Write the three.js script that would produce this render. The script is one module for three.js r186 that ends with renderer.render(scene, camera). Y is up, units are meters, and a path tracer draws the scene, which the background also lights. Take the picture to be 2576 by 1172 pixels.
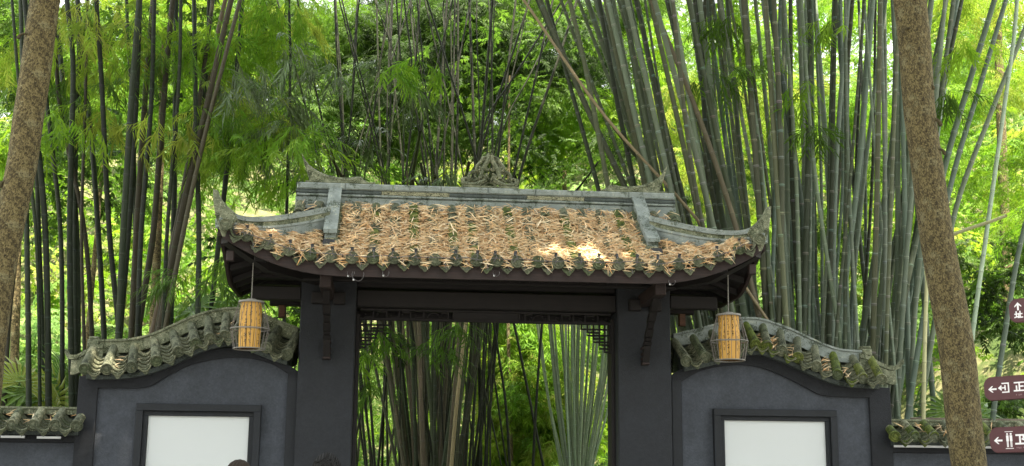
import * as THREE from 'three';
import { mergeGeometries } from 'three/addons/utils/BufferGeometryUtils.js';
import { MarchingCubes } from 'three/addons/objects/MarchingCubes.js';

// ───────────── camera, sky, sun, exposure ─────────────
const V = (x, y, z) => new THREE.Vector3(x, y, z);
const D2R = Math.PI / 180;
const scene = new THREE.Scene();
const PW = 2575, PH = 1172, PF = 3143;              // photo measured in these pixels
const camera = new THREE.PerspectiveCamera(2 * Math.atan(PH / 2 / PF) / D2R, PW / PH, 0.1, 400);
camera.rotation.order = 'YXZ';
camera.position.set(-0.9534, 1.5, 12.965);
camera.rotation.set(11.6 * D2R, -5.5 * D2R, 0.5 * D2R);
camera.updateMatrixWorld(true);
const renderer = new THREE.WebGLRenderer({ antialias: true });
renderer.toneMapping = THREE.LinearToneMapping;
renderer.toneMappingExposure = 5.5;
renderer.shadowMap.enabled = true;
const SUN = V(0.13, 0.90, 0.30).normalize();
{
  // bright hazy summer sky: pale overhead, whiter to the horizon, a soft aureole round the sun
  const w = 256, h = 128, d = new Float32Array(w * h * 4);
  for (let j = 0; j < h; j++) for (let i = 0; i < w; i++) {
    const el = ((j + 0.5) / h - 0.5) * Math.PI, az = ((i + 0.5) / w - 0.5) * 2 * Math.PI;
    const dir = V(Math.cos(el) * Math.cos(az), Math.sin(el), Math.cos(el) * Math.sin(az));
    const up = Math.max(0, dir.y), glow = Math.pow(Math.max(0, dir.dot(SUN)), 8) * 0.5;
    const k = 0.30 + 0.42 * up + glow * .6, o = (j * w + i) * 4;
    d[o] = k * 0.97; d[o + 1] = k; d[o + 2] = k * (1.0 + 0.05 * up); d[o + 3] = 1;
  }
  const t = new THREE.DataTexture(d, w, h, THREE.RGBAFormat, THREE.FloatType);
  t.mapping = THREE.EquirectangularReflectionMapping; t.magFilter = THREE.LinearFilter; t.needsUpdate = true;
  scene.background = t; scene.environment = t;
}
const sun = new THREE.DirectionalLight(0xfff1dc, 5);
sun.position.copy(SUN).multiplyScalar(60); sun.castShadow = true; sun.shadow.mapSize.set(4096, 4096);
Object.assign(sun.shadow.camera, { left: -30, right: 30, top: 30, bottom: -30, near: 1, far: 140 });
scene.add(sun, sun.target);

// ───────────── helpers ─────────────
let seed = 20240;
const R = () => { seed = (seed + 0x6D2B79F5) | 0; let t = Math.imul(seed ^ (seed >>> 15), 1 | seed); t = (t + Math.imul(t ^ (t >>> 7), 61 | t)) ^ t; return ((t ^ (t >>> 14)) >>> 0) / 4294967296; };
const rr = (a, b) => a + (b - a) * R();
const gauss = () => (R() + R() + R() + R() - 2) * 0.87;
const clamp = (x, a = 0, b = 1) => Math.min(b, Math.max(a, x));
const sstep = (a, b, x) => { const t = clamp((x - a) / (b - a)); return t * t * (3 - 2 * t); };
const lerp = (a, b, t) => a + (b - a) * t;
// a photo pixel gives a direction; the plane z the thing stands in gives its distance
function U(px, py, z) {
  const d = V((px - PW / 2) / PF, -(py - PH / 2) / PF, -1).applyQuaternion(camera.quaternion);
  return camera.position.clone().addScaledVector(d, (z - camera.position.z) / d.z);
}
const perPx = z => (camera.position.z - z) / PF;
const taken = {};
const numbered = n => { const k = taken[n] = (taken[n] ?? -1) + 1; return k ? n + '_' + String(k).padStart(3, '0') : n; };
function mesh(name, geo, mat, parent) { const m = new THREE.Mesh(geo, mat); m.name = name; if (parent) parent.add(m); return m; }
function tag(o, label, category, group, kind) { Object.assign(o.userData, { label, category }); if (group) o.userData.group = group; if (kind) o.userData.kind = kind; return o; }
function thing(name, label, category, pos, group) { const g = new THREE.Group(); g.name = numbered(name); if (pos) g.position.copy(pos); tag(g, label, category, group); scene.add(g); return g; }
function geom(pos, idx) { const g = new THREE.BufferGeometry(); g.setAttribute('position', new THREE.Float32BufferAttribute(pos, 3)); if (idx) g.setIndex(idx); return g; }
// uv in metres from the dominant direction of each face
function uvm(g, s = 1) {
  g = g.index ? g.toNonIndexed() : g;
  g.deleteAttribute('uv'); g.computeVertexNormals();
  const p = g.attributes.position, n = g.attributes.normal, uv = new Float32Array(p.count * 2);
  for (let i = 0; i < p.count; i += 3) {
    const ax = Math.abs(n.getX(i) + n.getX(i + 1) + n.getX(i + 2)), ay = Math.abs(n.getY(i) + n.getY(i + 1) + n.getY(i + 2)), az = Math.abs(n.getZ(i) + n.getZ(i + 1) + n.getZ(i + 2));
    for (let k = i; k < i + 3; k++) {
      const x = p.getX(k), y = p.getY(k), z = p.getZ(k);
      const [u, v] = ax >= ay && ax >= az ? [z, y] : ay >= az ? [x, z] : [x, y];
      uv[2 * k] = u * s; uv[2 * k + 1] = v * s;
    }
  }
  g.setAttribute('uv', new THREE.BufferAttribute(uv, 2));
  return g;
}
function bx(x0, x1, y0, y1, z0, z1) { const g = new THREE.BoxGeometry(x1 - x0, y1 - y0, z1 - z0); g.translate((x0 + x1) / 2, (y0 + y1) / 2, (z0 + z1) / 2); return uvm(g); }
// box with chamfered edges
function cbx(x0, x1, y0, y1, z0, z1, b = 0.008) {
  const s = new THREE.Shape(); const w = x1 - x0 - 2 * b, h = y1 - y0 - 2 * b;
  s.moveTo(-w / 2, -h / 2); s.lineTo(w / 2, -h / 2); s.lineTo(w / 2, h / 2); s.lineTo(-w / 2, h / 2); s.closePath();
  const g = new THREE.ExtrudeGeometry(s, { depth: z1 - z0 - 2 * b, bevelEnabled: true, bevelThickness: b, bevelSize: b, bevelSegments: 1 });
  g.translate((x0 + x1) / 2, (y0 + y1) / 2, z0 + b); return uvm(g);
}
const xf = (g, m) => { g.applyMatrix4(m); return g; };
const merge = a => mergeGeometries(a.map(g => { const k = g.index ? g.toNonIndexed() : g; for (const n of Object.keys(k.attributes)) if (!['position', 'normal', 'uv'].includes(n)) k.deleteAttribute(n); return k; }));
// a solid band between bottom points B and top points T, of half thickness along S
function strip(B, T, S) {
  const pos = [], idx = [], n = B.length;
  for (let i = 0; i < n; i++) { const s = Array.isArray(S) ? S[i] : S; for (const q of [B[i].clone().sub(s), B[i].clone().add(s), T[i].clone().add(s), T[i].clone().sub(s)]) pos.push(q.x, q.y, q.z); }
  for (let i = 0; i < n - 1; i++) for (let k = 0; k < 4; k++) { const a = 4 * i + k, b = 4 * i + (k + 1) % 4; idx.push(a, b, a + 4, b, b + 4, a + 4); }
  idx.push(0, 2, 1, 0, 3, 2); const e = 4 * (n - 1); idx.push(e, e + 1, e + 2, e, e + 2, e + 3);
  return uvm(geom(pos, idx));
}
function tube(pts, r, rad = 6, seg = 0, closed = false) {
  const c = pts.length > 2 ? new THREE.CatmullRomCurve3(pts, closed) : new THREE.LineCurve3(pts[0], pts[1]);
  return new THREE.TubeGeometry(c, seg || (pts.length > 2 ? pts.length * 3 : 1), r, rad, closed);
}
function extr(pts, z0, z1, b = 0, holes = []) {
  const s = new THREE.Shape(pts.map(p => new THREE.Vector2(p.x, p.y)));
  for (const h of holes) s.holes.push(new THREE.Path(h.map(p => new THREE.Vector2(p.x, p.y))));
  const g = new THREE.ExtrudeGeometry(s, { depth: z1 - z0 - 2 * b, bevelEnabled: b > 0, bevelThickness: b, bevelSize: b, bevelOffset: -b, bevelSegments: 1, curveSegments: 8 });
  g.translate(0, 0, z0 + b); return uvm(g);
}
const smooth = (pts, n) => new THREE.CatmullRomCurve3(pts, false, 'centripetal').getPoints(n);
// orient a mesh: columns X, Y, Z
function basis(o, X, Y, Z, at) { o.quaternion.setFromRotationMatrix(new THREE.Matrix4().makeBasis(X, Y, Z)); o.position.copy(at); return o; }

// ───────────── textures ─────────────
function noiseGrid(n, cell, sd) { // tileable value noise n×n
  const g = n / cell, a = []; let s = sd; const r = () => { s = (Math.imul(s, 1664525) + 1013904223) | 0; return (s >>> 8) / 16777216; };
  for (let i = 0; i < g * g; i++) a.push(r());
  const f = t => t * t * (3 - 2 * t), out = new Float32Array(n * n);
  for (let y = 0; y < n; y++) for (let x = 0; x < n; x++) {
    const X = x / cell, Y = y / cell, i = X | 0, j = Y | 0, u = f(X - i), v = f(Y - j), I = (i + 1) % g, J = (j + 1) % g;
    out[y * n + x] = lerp(lerp(a[j * g + i], a[j * g + I], u), lerp(a[J * g + i], a[J * g + I], u), v);
  }
  return out;
}
function fbm(n, cells, sd) { const out = new Float32Array(n * n); let tot = 0; cells.forEach(([c, w], k) => { const a = noiseGrid(n, c, sd + k * 77); tot += w; for (let i = 0; i < out.length; i++) out[i] += a[i] * w; }); for (let i = 0; i < out.length; i++) out[i] /= tot; return out; }
function tex(n, fn, rep = 1, srgb = true) {
  const d = new Uint8Array(n * n * 4);
  for (let y = 0; y < n; y++) for (let x = 0; x < n; x++) { const c = fn(x, y, y * n + x), o = (y * n + x) * 4; for (let k = 0; k < 3; k++) d[o + k] = clamp(Array.isArray(c) ? c[k] : c) * 255; d[o + 3] = 255; }
  const t = new THREE.DataTexture(d, n, n); t.wrapS = t.wrapT = THREE.RepeatWrapping; t.magFilter = THREE.LinearFilter; t.minFilter = THREE.LinearMipmapLinearFilter; t.generateMipmaps = true;
  if (srgb) t.colorSpace = THREE.SRGBColorSpace; t.repeat.set(rep, rep); t.needsUpdate = true; return t;
}
const mixc = (a, b, t) => a.map((v, i) => lerp(v, b[i], clamp(t)));
const N1 = fbm(512, [[64, 1], [32, .7], [16, .5], [8, .35], [4, .25], [2, .2]], 5);
const N2 = fbm(512, [[128, 1], [64, .6], [16, .5], [4, .3]], 99);
const N3 = fbm(512, [[8, 1], [4, .8], [2, .6]], 311);
const lin = (r, g, b) => new THREE.Color().setRGB(r, g, b);
const MT = (o) => new THREE.MeshStandardMaterial(o);
const plasterMap = tex(512, (x, y, i) => { const v = 0.80 + 0.22 * (N1[i] - .5) + 0.2 * (N3[i] - .5) + .1 * (N2[i] - .5); return [v, v, v]; }, 0.9);
const plasterBump = tex(512, (x, y, i) => N3[i] * .7 + N1[i] * .3, 1.6, false);
const stoneMap = tex(512, (x, y, i) => {
  let c = mixc([.58, .61, .60], [.74, .77, .76], N1[i] * 1.6 - .3);
  c = mixc(c, [.30, .34, .28], .85 * sstep(.50, .62, N2[i] * .6 + N3[i] * .4));
  c = mixc(c, [.86, .86, .78], sstep(.63, .68, N1[i] * .5 + N3[i] * .5));
  return c;
}, 1.7);
const oldStoneMap = tex(512, (x, y, i) => {
  let c = mixc([.42, .45, .37], [.66, .67, .58], N1[i] * 2 - .5);
  c = mixc(c, [.22, .25, .17], sstep(.5, .6, N2[i] * .5 + N3[i] * .5));
  c = mixc(c, [.86, .85, .76], sstep(.60, .66, N1[(i * 3) % 262144] * .5 + N3[i] * .5));
  return c;
}, 2.6);
const mortarMap = tex(512, (x, y, i) => mixc([.78, .77, .66], [.28, .29, .22], sstep(.5, .58, N3[i] * .65 + N1[i] * .35)), 2.2);
const barkMap = tex(512, (x, y, i) => {
  const j = ((y >> 1) % 512) * 512 + x, f = N3[j] * .65 + N1[i] * .35;
  let c = mixc([.30, .26, .17], [.58, .52, .37], sstep(.36, .62, f));
  c = mixc(c, [.66, .64, .52], sstep(.52, .66, N2[i]) * .5); return mixc(c, [.17, .14, .09], sstep(.60, .66, N1[((y * 5) % 512) * 512 + (x * 2) % 512]) * .8);
}, 1);
const barkBump = tex(512, (x, y, i) => N3[((y >> 1) % 512) * 512 + x] * .75 + N1[i] * .25, 1, false);
const woodMap = tex(512, (x, y, i) => { const j = y * 512 + ((x >> 4) % 512), v = .72 + .4 * (N3[j] - .5) + .3 * (N1[i] - .5); return [v, v * .98, v * .97]; }, 1.2);
const groundMap = tex(512, (x, y, i) => { let c = mixc([.38, .40, .26], [.64, .62, .46], N3[i] * 1.4 - .2); return mixc(c, [.28, .38, .14], sstep(.42, .6, N2[i] * .6 + N1[i] * .4)); }, 0.22);
const fineBump = tex(512, (x, y, i) => N3[i], 3, false);

const M = {
  panel: MT({ color: lin(.100, .112, .134), map: plasterMap, bumpMap: plasterBump, bumpScale: .004, roughness: .88 }),
  band: MT({ color: lin(.028, .031, .037), map: plasterMap, bumpMap: plasterBump, bumpScale: .004, roughness: .88 }),
  pillar: MT({ color: lin(.026, .030, .037), map: plasterMap, bumpMap: plasterBump, bumpScale: .003, roughness: .75 }),
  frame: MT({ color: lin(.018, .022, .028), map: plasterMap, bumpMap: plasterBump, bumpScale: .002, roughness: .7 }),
  board: MT({ color: lin(.66, .69, .68), roughness: .5 }),
  wood: MT({ color: lin(.048, .025, .021), map: woodMap, roughness: .7 }),
  darkwood: MT({ color: lin(.016, .011, .010), map: woodMap, roughness: .72 }),
  brownwood: MT({ color: lin(.22, .10, .05), map: woodMap, roughness: .7 }),
  stone: MT({ color: lin(.66, .68, .65), map: stoneMap, bumpMap: fineBump, bumpScale: .004, roughness: .9 }),
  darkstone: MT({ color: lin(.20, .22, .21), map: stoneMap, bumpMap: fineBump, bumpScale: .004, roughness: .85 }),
  oldstone: MT({ color: lin(.80, .80, .73), map: oldStoneMap, bumpMap: fineBump, bumpScale: .006, roughness: .95 }),
  mortar: MT({ color: lin(.62, .62, .56), map: mortarMap, bumpMap: fineBump, bumpScale: .008, roughness: .95 }),
  black: MT({ color: lin(.02, .022, .024), roughness: .5 }),
  wire: MT({ color: lin(.12, .11, .11), roughness: .6 }),
  white: MT({ color: lin(.75, .76, .76), roughness: .5 }),
};
const tileTint = (r, g, b) => MT({ color: lin(r, g, b), map: oldStoneMap, bumpMap: fineBump, bumpScale: .005, roughness: .93 });
M.tiles = [tileTint(.56, .56, .50), tileTint(.44, .45, .39), tileTint(.66, .65, .58), tileTint(.42, .47, .34)];
M.paleTiles = [tileTint(.95, .90, .80), tileTint(.80, .77, .69)];
M.moss = [tileTint(.42, .52, .09), tileTint(.34, .44, .10), tileTint(.52, .58, .16)];
const pick = a => a[(R() * a.length) | 0];

// ───────────── ground and hillside ─────────────
const groundH = (x, z) => {
  const back = sstep(-15, -42, z) * 16 + sstep(-30, -60, z) * 3;
  const bank = 4.6 * sstep(5.2, 10.5, x) * sstep(-2.6, -8.5, z);
  const bumps = (Math.sin(x * .7 + z * .3) + Math.sin(x * .31 - z * .53)) * .18 * sstep(-4, -9, z);
  return Math.max(back, 0) + bank * (1 - .4 * sstep(-20, -40, z)) + bumps;
};
{
  const pos = [], idx = [], xs = [], zs = [];
  for (let x = -160; x <= 160; x += Math.abs(x) < 24 ? 1 : 8) xs.push(x);
  for (let z = 120; z >= -160; z -= z < 6 && z > -62 ? 1 : 8) zs.push(z);
  const uv = [];
  for (const z of zs) for (const x of xs) { pos.push(x, groundH(x, z), z); uv.push(x, z); }
  for (let j = 0; j < zs.length - 1; j++) for (let i = 0; i < xs.length - 1; i++) { const a = j * xs.length + i, b = a + xs.length; idx.push(a, a + 1, b, a + 1, b + 1, b); }
  const g = geom(pos, idx); g.setAttribute('uv', new THREE.Float32BufferAttribute(uv, 2)); g.computeVertexNormals();
  const m = mesh('ground', g, MT({ color: lin(.80, .78, .74), map: groundMap, bumpMap: fineBump, bumpScale: .02, roughness: 1 }), scene);
  tag(m, 'leaf strewn ground rising to a green hillside behind the bamboo grove', 'ground', null, 'structure');
  const pave = mesh('plaza_paving', bx(-40, 40, -.02, .008, 0.6, 60), MT({ color: lin(.26, .26, .25), map: plasterMap, roughness: .9 }), scene);
  tag(pave, 'grey paved forecourt in front of the gate', 'paving', null, 'structure');
}

// ───────────── tiles ─────────────
function barrelGeo(r, len, t = .013) {
  const pos = [], idx = [], n = 7;
  for (const [z, k] of [[0, .90], [len, 1]]) for (const q of [r, r - t]) for (let i = 0; i <= n; i++) { const a = Math.PI * i / n; pos.push(Math.cos(a) * q * k, Math.sin(a) * q * k, z); }
  const at = (ring, i) => ring * (n + 1) + i;
  for (let i = 0; i < n; i++) for (const [a, b] of [[0, 2], [3, 1], [2, 3]]) idx.push(at(a, i), at(b, i), at(a, i + 1), at(a, i + 1), at(b, i), at(b, i + 1));
  return uvm(geom(pos, idx));
}
function panGeo(w, len, sag) {
  const pos = [], idx = [], n = 4, t = .012;
  for (const z of [0, len]) for (const dy of [0, -t]) for (let i = 0; i <= n; i++) { const u = i / n * 2 - 1; pos.push(u * w / 2, sag * (u * u - 1) + dy + (z ? .012 : -.004), z); }
  const at = (ring, i) => ring * (n + 1) + i;
  for (let i = 0; i < n; i++) for (const [a, b] of [[0, 2], [1, 3], [2, 3]]) idx.push(at(a, i), at(b, i), at(a, i + 1), at(a, i + 1), at(b, i), at(b, i + 1));
  return uvm(geom(pos, idx));
}
function discGeo(r) {
  const p = [[0, .012], [.22, .012], [.3, .004], [.55, .004], [.62, .012], [.70, .003], [.84, .003], [.9, .014], [1, .010], [1, -.02]].map(([a, b]) => new THREE.Vector2(Math.max(a * r, 1e-4), b));
  const g = new THREE.LatheGeometry(p, 14); g.rotateX(Math.PI / 2); return uvm(g);
}
function dripGeo(w, h) {
  const pts = [], n = 8;
  for (let i = 0; i <= n; i++) { const u = i / n * 2 - 1; pts.push(V(u * w / 2, w * .28 * (u * u - 1), 0)); }
  for (const [u, v] of [[.98, -.22], [.82, -.34], [.7, -.56], [.46, -.66], [.26, -.90], [0, -1.06], [-.26, -.90], [-.46, -.66], [-.7, -.56], [-.82, -.34], [-.98, -.22]]) pts.push(V(u * w / 2, v * h, 0));
  const plate = extr(pts, -.008, .008, .003);
  const rib = [-1, 1].map(s => uvm(tube([V(0, -.5 * h, .009), V(s * .22 * w, -.42 * h, .010), V(s * .34 * w, -.26 * h, .009)], .006, 4, 5)));
  return merge([plate, ...rib, uvm(xf(new THREE.SphereGeometry(.012, 6, 4), new THREE.Matrix4().makeTranslation(0, -.64 * h, .008)))]);
}
const TG = {
  barrel: barrelGeo(.056, .25), barrelShort: barrelGeo(.058, .19), pan: panGeo(.135, .22, .045), disc: discGeo(.062), drip: dripGeo(.125, .078),
};

// ───────────── gatehouse ─────────────
const GX = .05;
const gate = thing('gatehouse', 'dark timber gatehouse with curved tiled roof covered in dry bamboo leaves', 'gate', V(GX, 0, 0));
const hz = z => 4.42 - .775 * ((z + .12) / 1.12) - .05 * Math.sin(Math.PI * clamp((z + .12) / 1.12));
const lift = x => .32 * Math.pow(Math.max(0, (Math.abs(x) - 1.45) / 1.15), 2.2);
const RH = (x, z) => hz(z) + lift(x) * sstep(.05, 1, z);
const eaveZ = x => 1.0 + .07 * Math.pow(Math.max(0, (Math.abs(x) - 1.5) / 1.1), 2);
const hipZ = x => .30 + (Math.abs(x) - 1.62) / (2.68 - 1.62) * .72;      // plan line of the hip ridges
const RZ = -.25;                                                          // the main ridge's plane; the roof mirrors across it
const roofN = (x, z) => { const e = .01; return V(-(RH(x + e, z) - RH(x - e, z)) / (2 * e), 1, -(RH(x, z + e) - RH(x, z - e)) / (2 * e)).normalize(); };
// pillars
for (const s of [-1, 1]) {
  const p = mesh('pillar', cbx(Math.min(s * 1.375, s * 1.945), Math.max(s * 1.375, s * 1.945), 0, 3.62, -.5, 0, .012), M.pillar, gate);
  mesh('capital_block', cbx(s * 1.55 - .06, s * 1.55 + .06, 3.36, 3.48, .0, .10, .006), M.darkwood, p);
  mesh('capital_block', cbx(s * 1.77 - .06, s * 1.77 + .06, 3.36, 3.48, .0, .10, .006), M.darkwood, p);
  // door jamb on the inside of each pillar
  mesh('door_jamb', cbx(Math.min(s * 1.375, s * 1.335), Math.max(s * 1.375, s * 1.335), 0, 3.3, -.42, -.18, .006), M.darkwood, gate);
}
// roof: a deck with thickness, tiles on it
const deckPos = [], deckIdx = [];
{
  // front slope, back slope, two side skirts as one closed sheet with thickness
  const xs = []; for (let i = 0; i <= 40; i++) xs.push(-2.64 + 5.28 * i / 40);
  const zs = []; for (let j = 0; j <= 14; j++) zs.push(j / 14);
  const t = .035;
  for (const side of [1, -1]) {
    const o = deckPos.length / 3;
    for (const lay of [0, -t]) for (const x of xs) for (const v of zs) {
      const zt = Math.abs(x) < 2.04 ? -.25 : lerp(.27, hipZ(x), sstep(2.04, 2.2, Math.abs(x)));
      const z = lerp(zt, eaveZ(x), v), y = RH(x, z) + lay - .03;
      deckPos.push(x, y, side > 0 ? z : 2 * RZ - z);
    }
    const nx = xs.length, nz = zs.length, L = nx * nz, q = (a, b, c, d) => deckIdx.push(o + a, o + b, o + c, o + b, o + d, o + c);
    for (let i = 0; i < nx - 1; i++) for (let j = 0; j < nz - 1; j++) { const a = i * nz + j; q(a, a + nz, a + 1, a + nz + 1); q(L + a, L + a + 1, L + a + nz, L + a + nz + 1); }
    for (let i = 0; i < nx - 1; i++) { const a = i * nz + nz - 1; q(a, a + nz, L + a, L + a + nz); }
  }
  // side skirts: from the hip lines down to the side eaves
  for (const s of [-1, 1]) {
    const o = deckPos.length / 3, n = 20, m = 6;
    for (const lay of [0, -t]) for (let i = 0; i <= n; i++) for (let j = 0; j <= m; j++) {
      const zz = lerp(1.02, 2 * RZ - 1.02, i / n), zf = zz > RZ ? zz : 2 * RZ - zz, xe = 2.66 + .03 * sstep(.5, 1, zf), xh = Math.min(xe, zf > .3 ? 1.62 + (zf - .3) / .72 * 1.06 : 1.62);
      const x = lerp(xh, xe, j / m), yEave = hz(1.0) + lift(2.64) * Math.pow(sstep(.0, 1.02, zf), 1.5), y = lerp(RH(xh, Math.min(zf, 1)) + (zf < .3 ? hz(.3) - hz(zf) : 0), yEave, j / m);
      deckPos.push(s * x, y + lay - .03, zz);
    }
    const nz = m + 1, L = (n + 1) * nz, q = (a, b, c, d) => deckIdx.push(o + a, o + b, o + c, o + b, o + d, o + c);
    for (let i = 0; i < n; i++) for (let j = 0; j < m; j++) { const a = i * nz + j; q(a, a + nz, a + 1, a + nz + 1); q(L + a, L + a + 1, L + a + nz, L + a + nz + 1); }
  }
}
const roof = mesh('roof', uvm(geom(deckPos, deckIdx)), M.darkwood, gate);
// tile courses on the front slope
const COLS = []; for (let i = -13; i <= 13; i++) COLS.push(i * .2);
const onRoof = (x, z, lift = 0) => { const n = roofN(x, z); return V(x, RH(x, z), z).addScaledVector(n, lift); };
function placeOnRoof(o, x, z, up, back = false) {
  const n = roofN(x, z), d = V(0, RH(x, z + .02) - RH(x, z - .02), .04).normalize(), X = n.clone().cross(d).normalize(), Y = d.clone().cross(X);
  basis(o, X, Y, d, V(x, RH(x, z), z).addScaledVector(n, up));
}
const zTop = x => Math.abs(x) < 1.62 ? -.14 : Math.min(1, hipZ(x) + .04);
const mossy = x => (Math.abs(x) < 1.6 && [-1.2, -.8, -.2, .8, 1.4, -.4, .2].some(v => Math.abs(x - v) < .02));
for (const x of COLS) {
  const z0 = zTop(x), z1 = eaveZ(x) - .02;
  if (z1 - z0 > .05) {
    const len = (z1 - z0) * 1.22, n = Math.max(1, Math.round(len / .21));
    for (let k = 0; k < n; k++) {
      const z = lerp(z0, z1, k / n), b = mesh('barrel_tile', TG.barrel, mossy(x) && R() < .7 ? pick(M.moss) : pick(M.tiles), roof);
      placeOnRoof(b, x + rr(-.004, .004), z, .016 + rr(-.003, .003)); b.scale.z = len / n / .25 * 1.08; b.rotateY(rr(-.02, .02));
    }
  }
  if (Math.abs(x) > 1.68 && Math.abs(x) < 2.05) for (let k = 0; k < 2; k++) { const b = mesh('barrel_tile', TG.barrel, pick(M.tiles), roof); placeOnRoof(b, x, -.14 + k * .2, .016); }
  const d = mesh('eave_disc', TG.disc, pick(M.tiles), roof), ez = eaveZ(x);
  d.position.set(x, RH(x, ez) + .030 + rr(-.004, .004), ez + .05); d.rotation.set(-.12 + rr(-.06, .06), x * .04, rr(0, 6));
}
for (let i = 0; i < COLS.length - 1; i++) {
  const x = (COLS[i] + COLS[i + 1]) / 2, z0 = zTop(x), ez = eaveZ(x), z1 = ez;
  if (z1 - z0 > .06) { const n = Math.max(1, Math.round((z1 - z0) / .13)); for (let k = 0; k < n; k++) { const z = lerp(z0, z1 - .04, k / n), b = mesh('pan_tile', TG.pan, pick(M.tiles), roof); placeOnRoof(b, x, z, .016); } }
  const d = mesh('drip_tile', TG.drip, pick(M.tiles), roof);
  d.position.set(x, RH(x, ez) - .020 + rr(-.004, .004), ez + .045); d.rotation.set(-.2 + rr(-.08, .08), x * .03, rr(-.06, .06) + Math.sign(x) * Math.min(.35, lift(x) * 1.1));
}
// fascia and the eave board behind it
function fascia(back) {
  const B = [], T = []; for (let i = 0; i <= 48; i++) { const x = -2.63 + 5.26 * i / 48, ez = eaveZ(x) - .005, z = back ? 2 * RZ - ez : ez; B.push(V(x, 3.495 + lift(x) * .98, z)); T.push(V(x, 3.628 + lift(x), z)); }
  return strip(B, T, V(0, 0, .016));
}
mesh('fascia_board', fascia(false), M.wood, gate); mesh('fascia_board', fascia(true), M.wood, gate);
for (const s of [-1, 1]) {
  const B = [], T = []; for (let i = 0; i <= 30; i++) { const zz = lerp(1.03, 2 * RZ - 1.03, i / 30), zf = zz > RZ ? zz : 2 * RZ - zz, l = lift(2.64) * Math.pow(sstep(0, 1.02, zf), 1.5); B.push(V(s * (2.65 + .02 * sstep(.5, 1, zf)), 3.51 + l, zz)); T.push(V(s * (2.65 + .02 * sstep(.5, 1, zf)), 3.63 + l, zz)); }
  mesh('fascia_board', strip(B, T, V(.016, 0, 0)), M.wood, gate);
}
// rafters under the eaves
for (let i = -12; i <= 12; i++) { const x = i * .205; for (const bk of [0, 1]) { const P = [V(x, RH(x, .93) - .10, .93), V(x, RH(x, 0) - .12 - lift(x) * .0, 0.0)]; if (bk) P.forEach(p => { p.z = 2 * RZ - p.z; }); mesh('rafter', strip(P.map(p => p.clone().add(V(0, -.03, 0))), P.map(p => p.clone().add(V(0, .03, 0))), V(.025, 0, 0)), M.darkwood, gate); } }
for (const s of [-1, 1]) for (let k = 0; k < 8; k++) { const z = .72 - k * .28, zf = z > RZ ? z : 2 * RZ - z, ye = 3.56 + lift(2.64) * Math.pow(sstep(0, 1.02, zf), 1.5), P = [V(s * 1.9, 3.88, z * .75), V(s * 2.62, ye, z)]; mesh('rafter', strip(P.map(p => p.clone().add(V(0, -.03, 0))), P.map(p => p.clone().add(V(0, .03, 0))), V(0, 0, .025)), M.darkwood, gate); }
// beams
mesh('lintel_beam', cbx(-1.375, 1.375, 3.36, 3.54, -.33, -.08, .01), M.darkwood, gate);
mesh('lintel_beam', cbx(-1.375, 1.375, 3.272, 3.48, -.49, -.42, .006), M.darkwood, gate);
mesh('lintel_beam', cbx(-1.375, 1.375, 3.57, 3.66, -.30, -.10, .01), M.darkwood, gate);
for (const z of [-.04, -.46]) mesh('tie_beam', cbx(-2.47, 2.47, 3.62, 3.75, z - .07, z + .07, .01), M.darkwood, gate);
for (const s of [-1, 1]) {
  mesh('outrigger_beam', cbx(Math.min(s * 1.945, s * 2.46), Math.max(s * 1.945, s * 2.46), 3.405, 3.545, -.13, 0.0, .01), M.darkwood, gate);
  mesh('outrigger_beam', cbx(Math.min(s * 1.945, s * 2.30), Math.max(s * 1.945, s * 2.30), 3.40, 3.53, -.5, -.38, .01), M.darkwood, gate);
  mesh('beam_end', cbx(s * 2.17 - .035, s * 2.17 + .035, 3.27, 3.41, -.47, -.40, .006), M.brownwood, gate);
  mesh('purlin', cbx(s * 2.30 - .05, s * 2.30 + .05, 3.66, 3.76, -1.3, .85, .01), M.darkwood, gate);
  // corner beam out to the flying eave
  { const P = [V(s * 1.75, 3.62, .1), V(s * 2.25, 3.66, .62), V(s * 2.62, 3.86, 1.0)]; const S = V(.7, 0, -.7 * s).multiplyScalar(.05); mesh('corner_beam', strip(P.map(p => p.clone().add(V(0, -.07, 0))), P.map(p => p.clone().add(V(0, .05, 0))), S), M.darkwood, gate); }
  mesh('corner_block', cbx(s * 2.56 - .035, s * 2.56 + .035, 3.62, 3.72, .93, 1.0, .006), M.wood, gate);
  // cantilevered beam head and its carved strut
  const br = mesh('bracket_beam', cbx(s * 1.655 - .055, s * 1.655 + .055, 3.41, 3.53, -.02, .86, .008), M.wood, gate);
  const steps = [[.0, .30, .045], [.30, .36, .052], [.36, .42, .044], [.42, .55, .050], [.55, .66, .044], [.66, .80, .052], [.80, 1, .046]];
  for (const [a, b, w] of steps) {
    const A = V(s * 1.655, lerp(2.80, 3.41, a), lerp(.045, .62, Math.pow(a, 1.4))), B = V(s * 1.655, lerp(2.80, 3.41, b) - .006, lerp(.045, .62, Math.pow(b, 1.4)));
    mesh('strut_block', strip([A.clone().add(V(0, 0, -w)), B.clone().add(V(0, 0, -w))], [A.clone().add(V(0, 0, w)), B.clone().add(V(0, 0, w))], V(w * .72, 0, 0)), M.darkwood, br);
  }
  for (const q of [0, .05, .10, .16]) mesh('strut_block', cbx(s * 1.655 - .038, s * 1.655 + .038, 2.79 + q, 2.815 + q, .003, .10 + q * .2, .004), M.wood, br);
}
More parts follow.
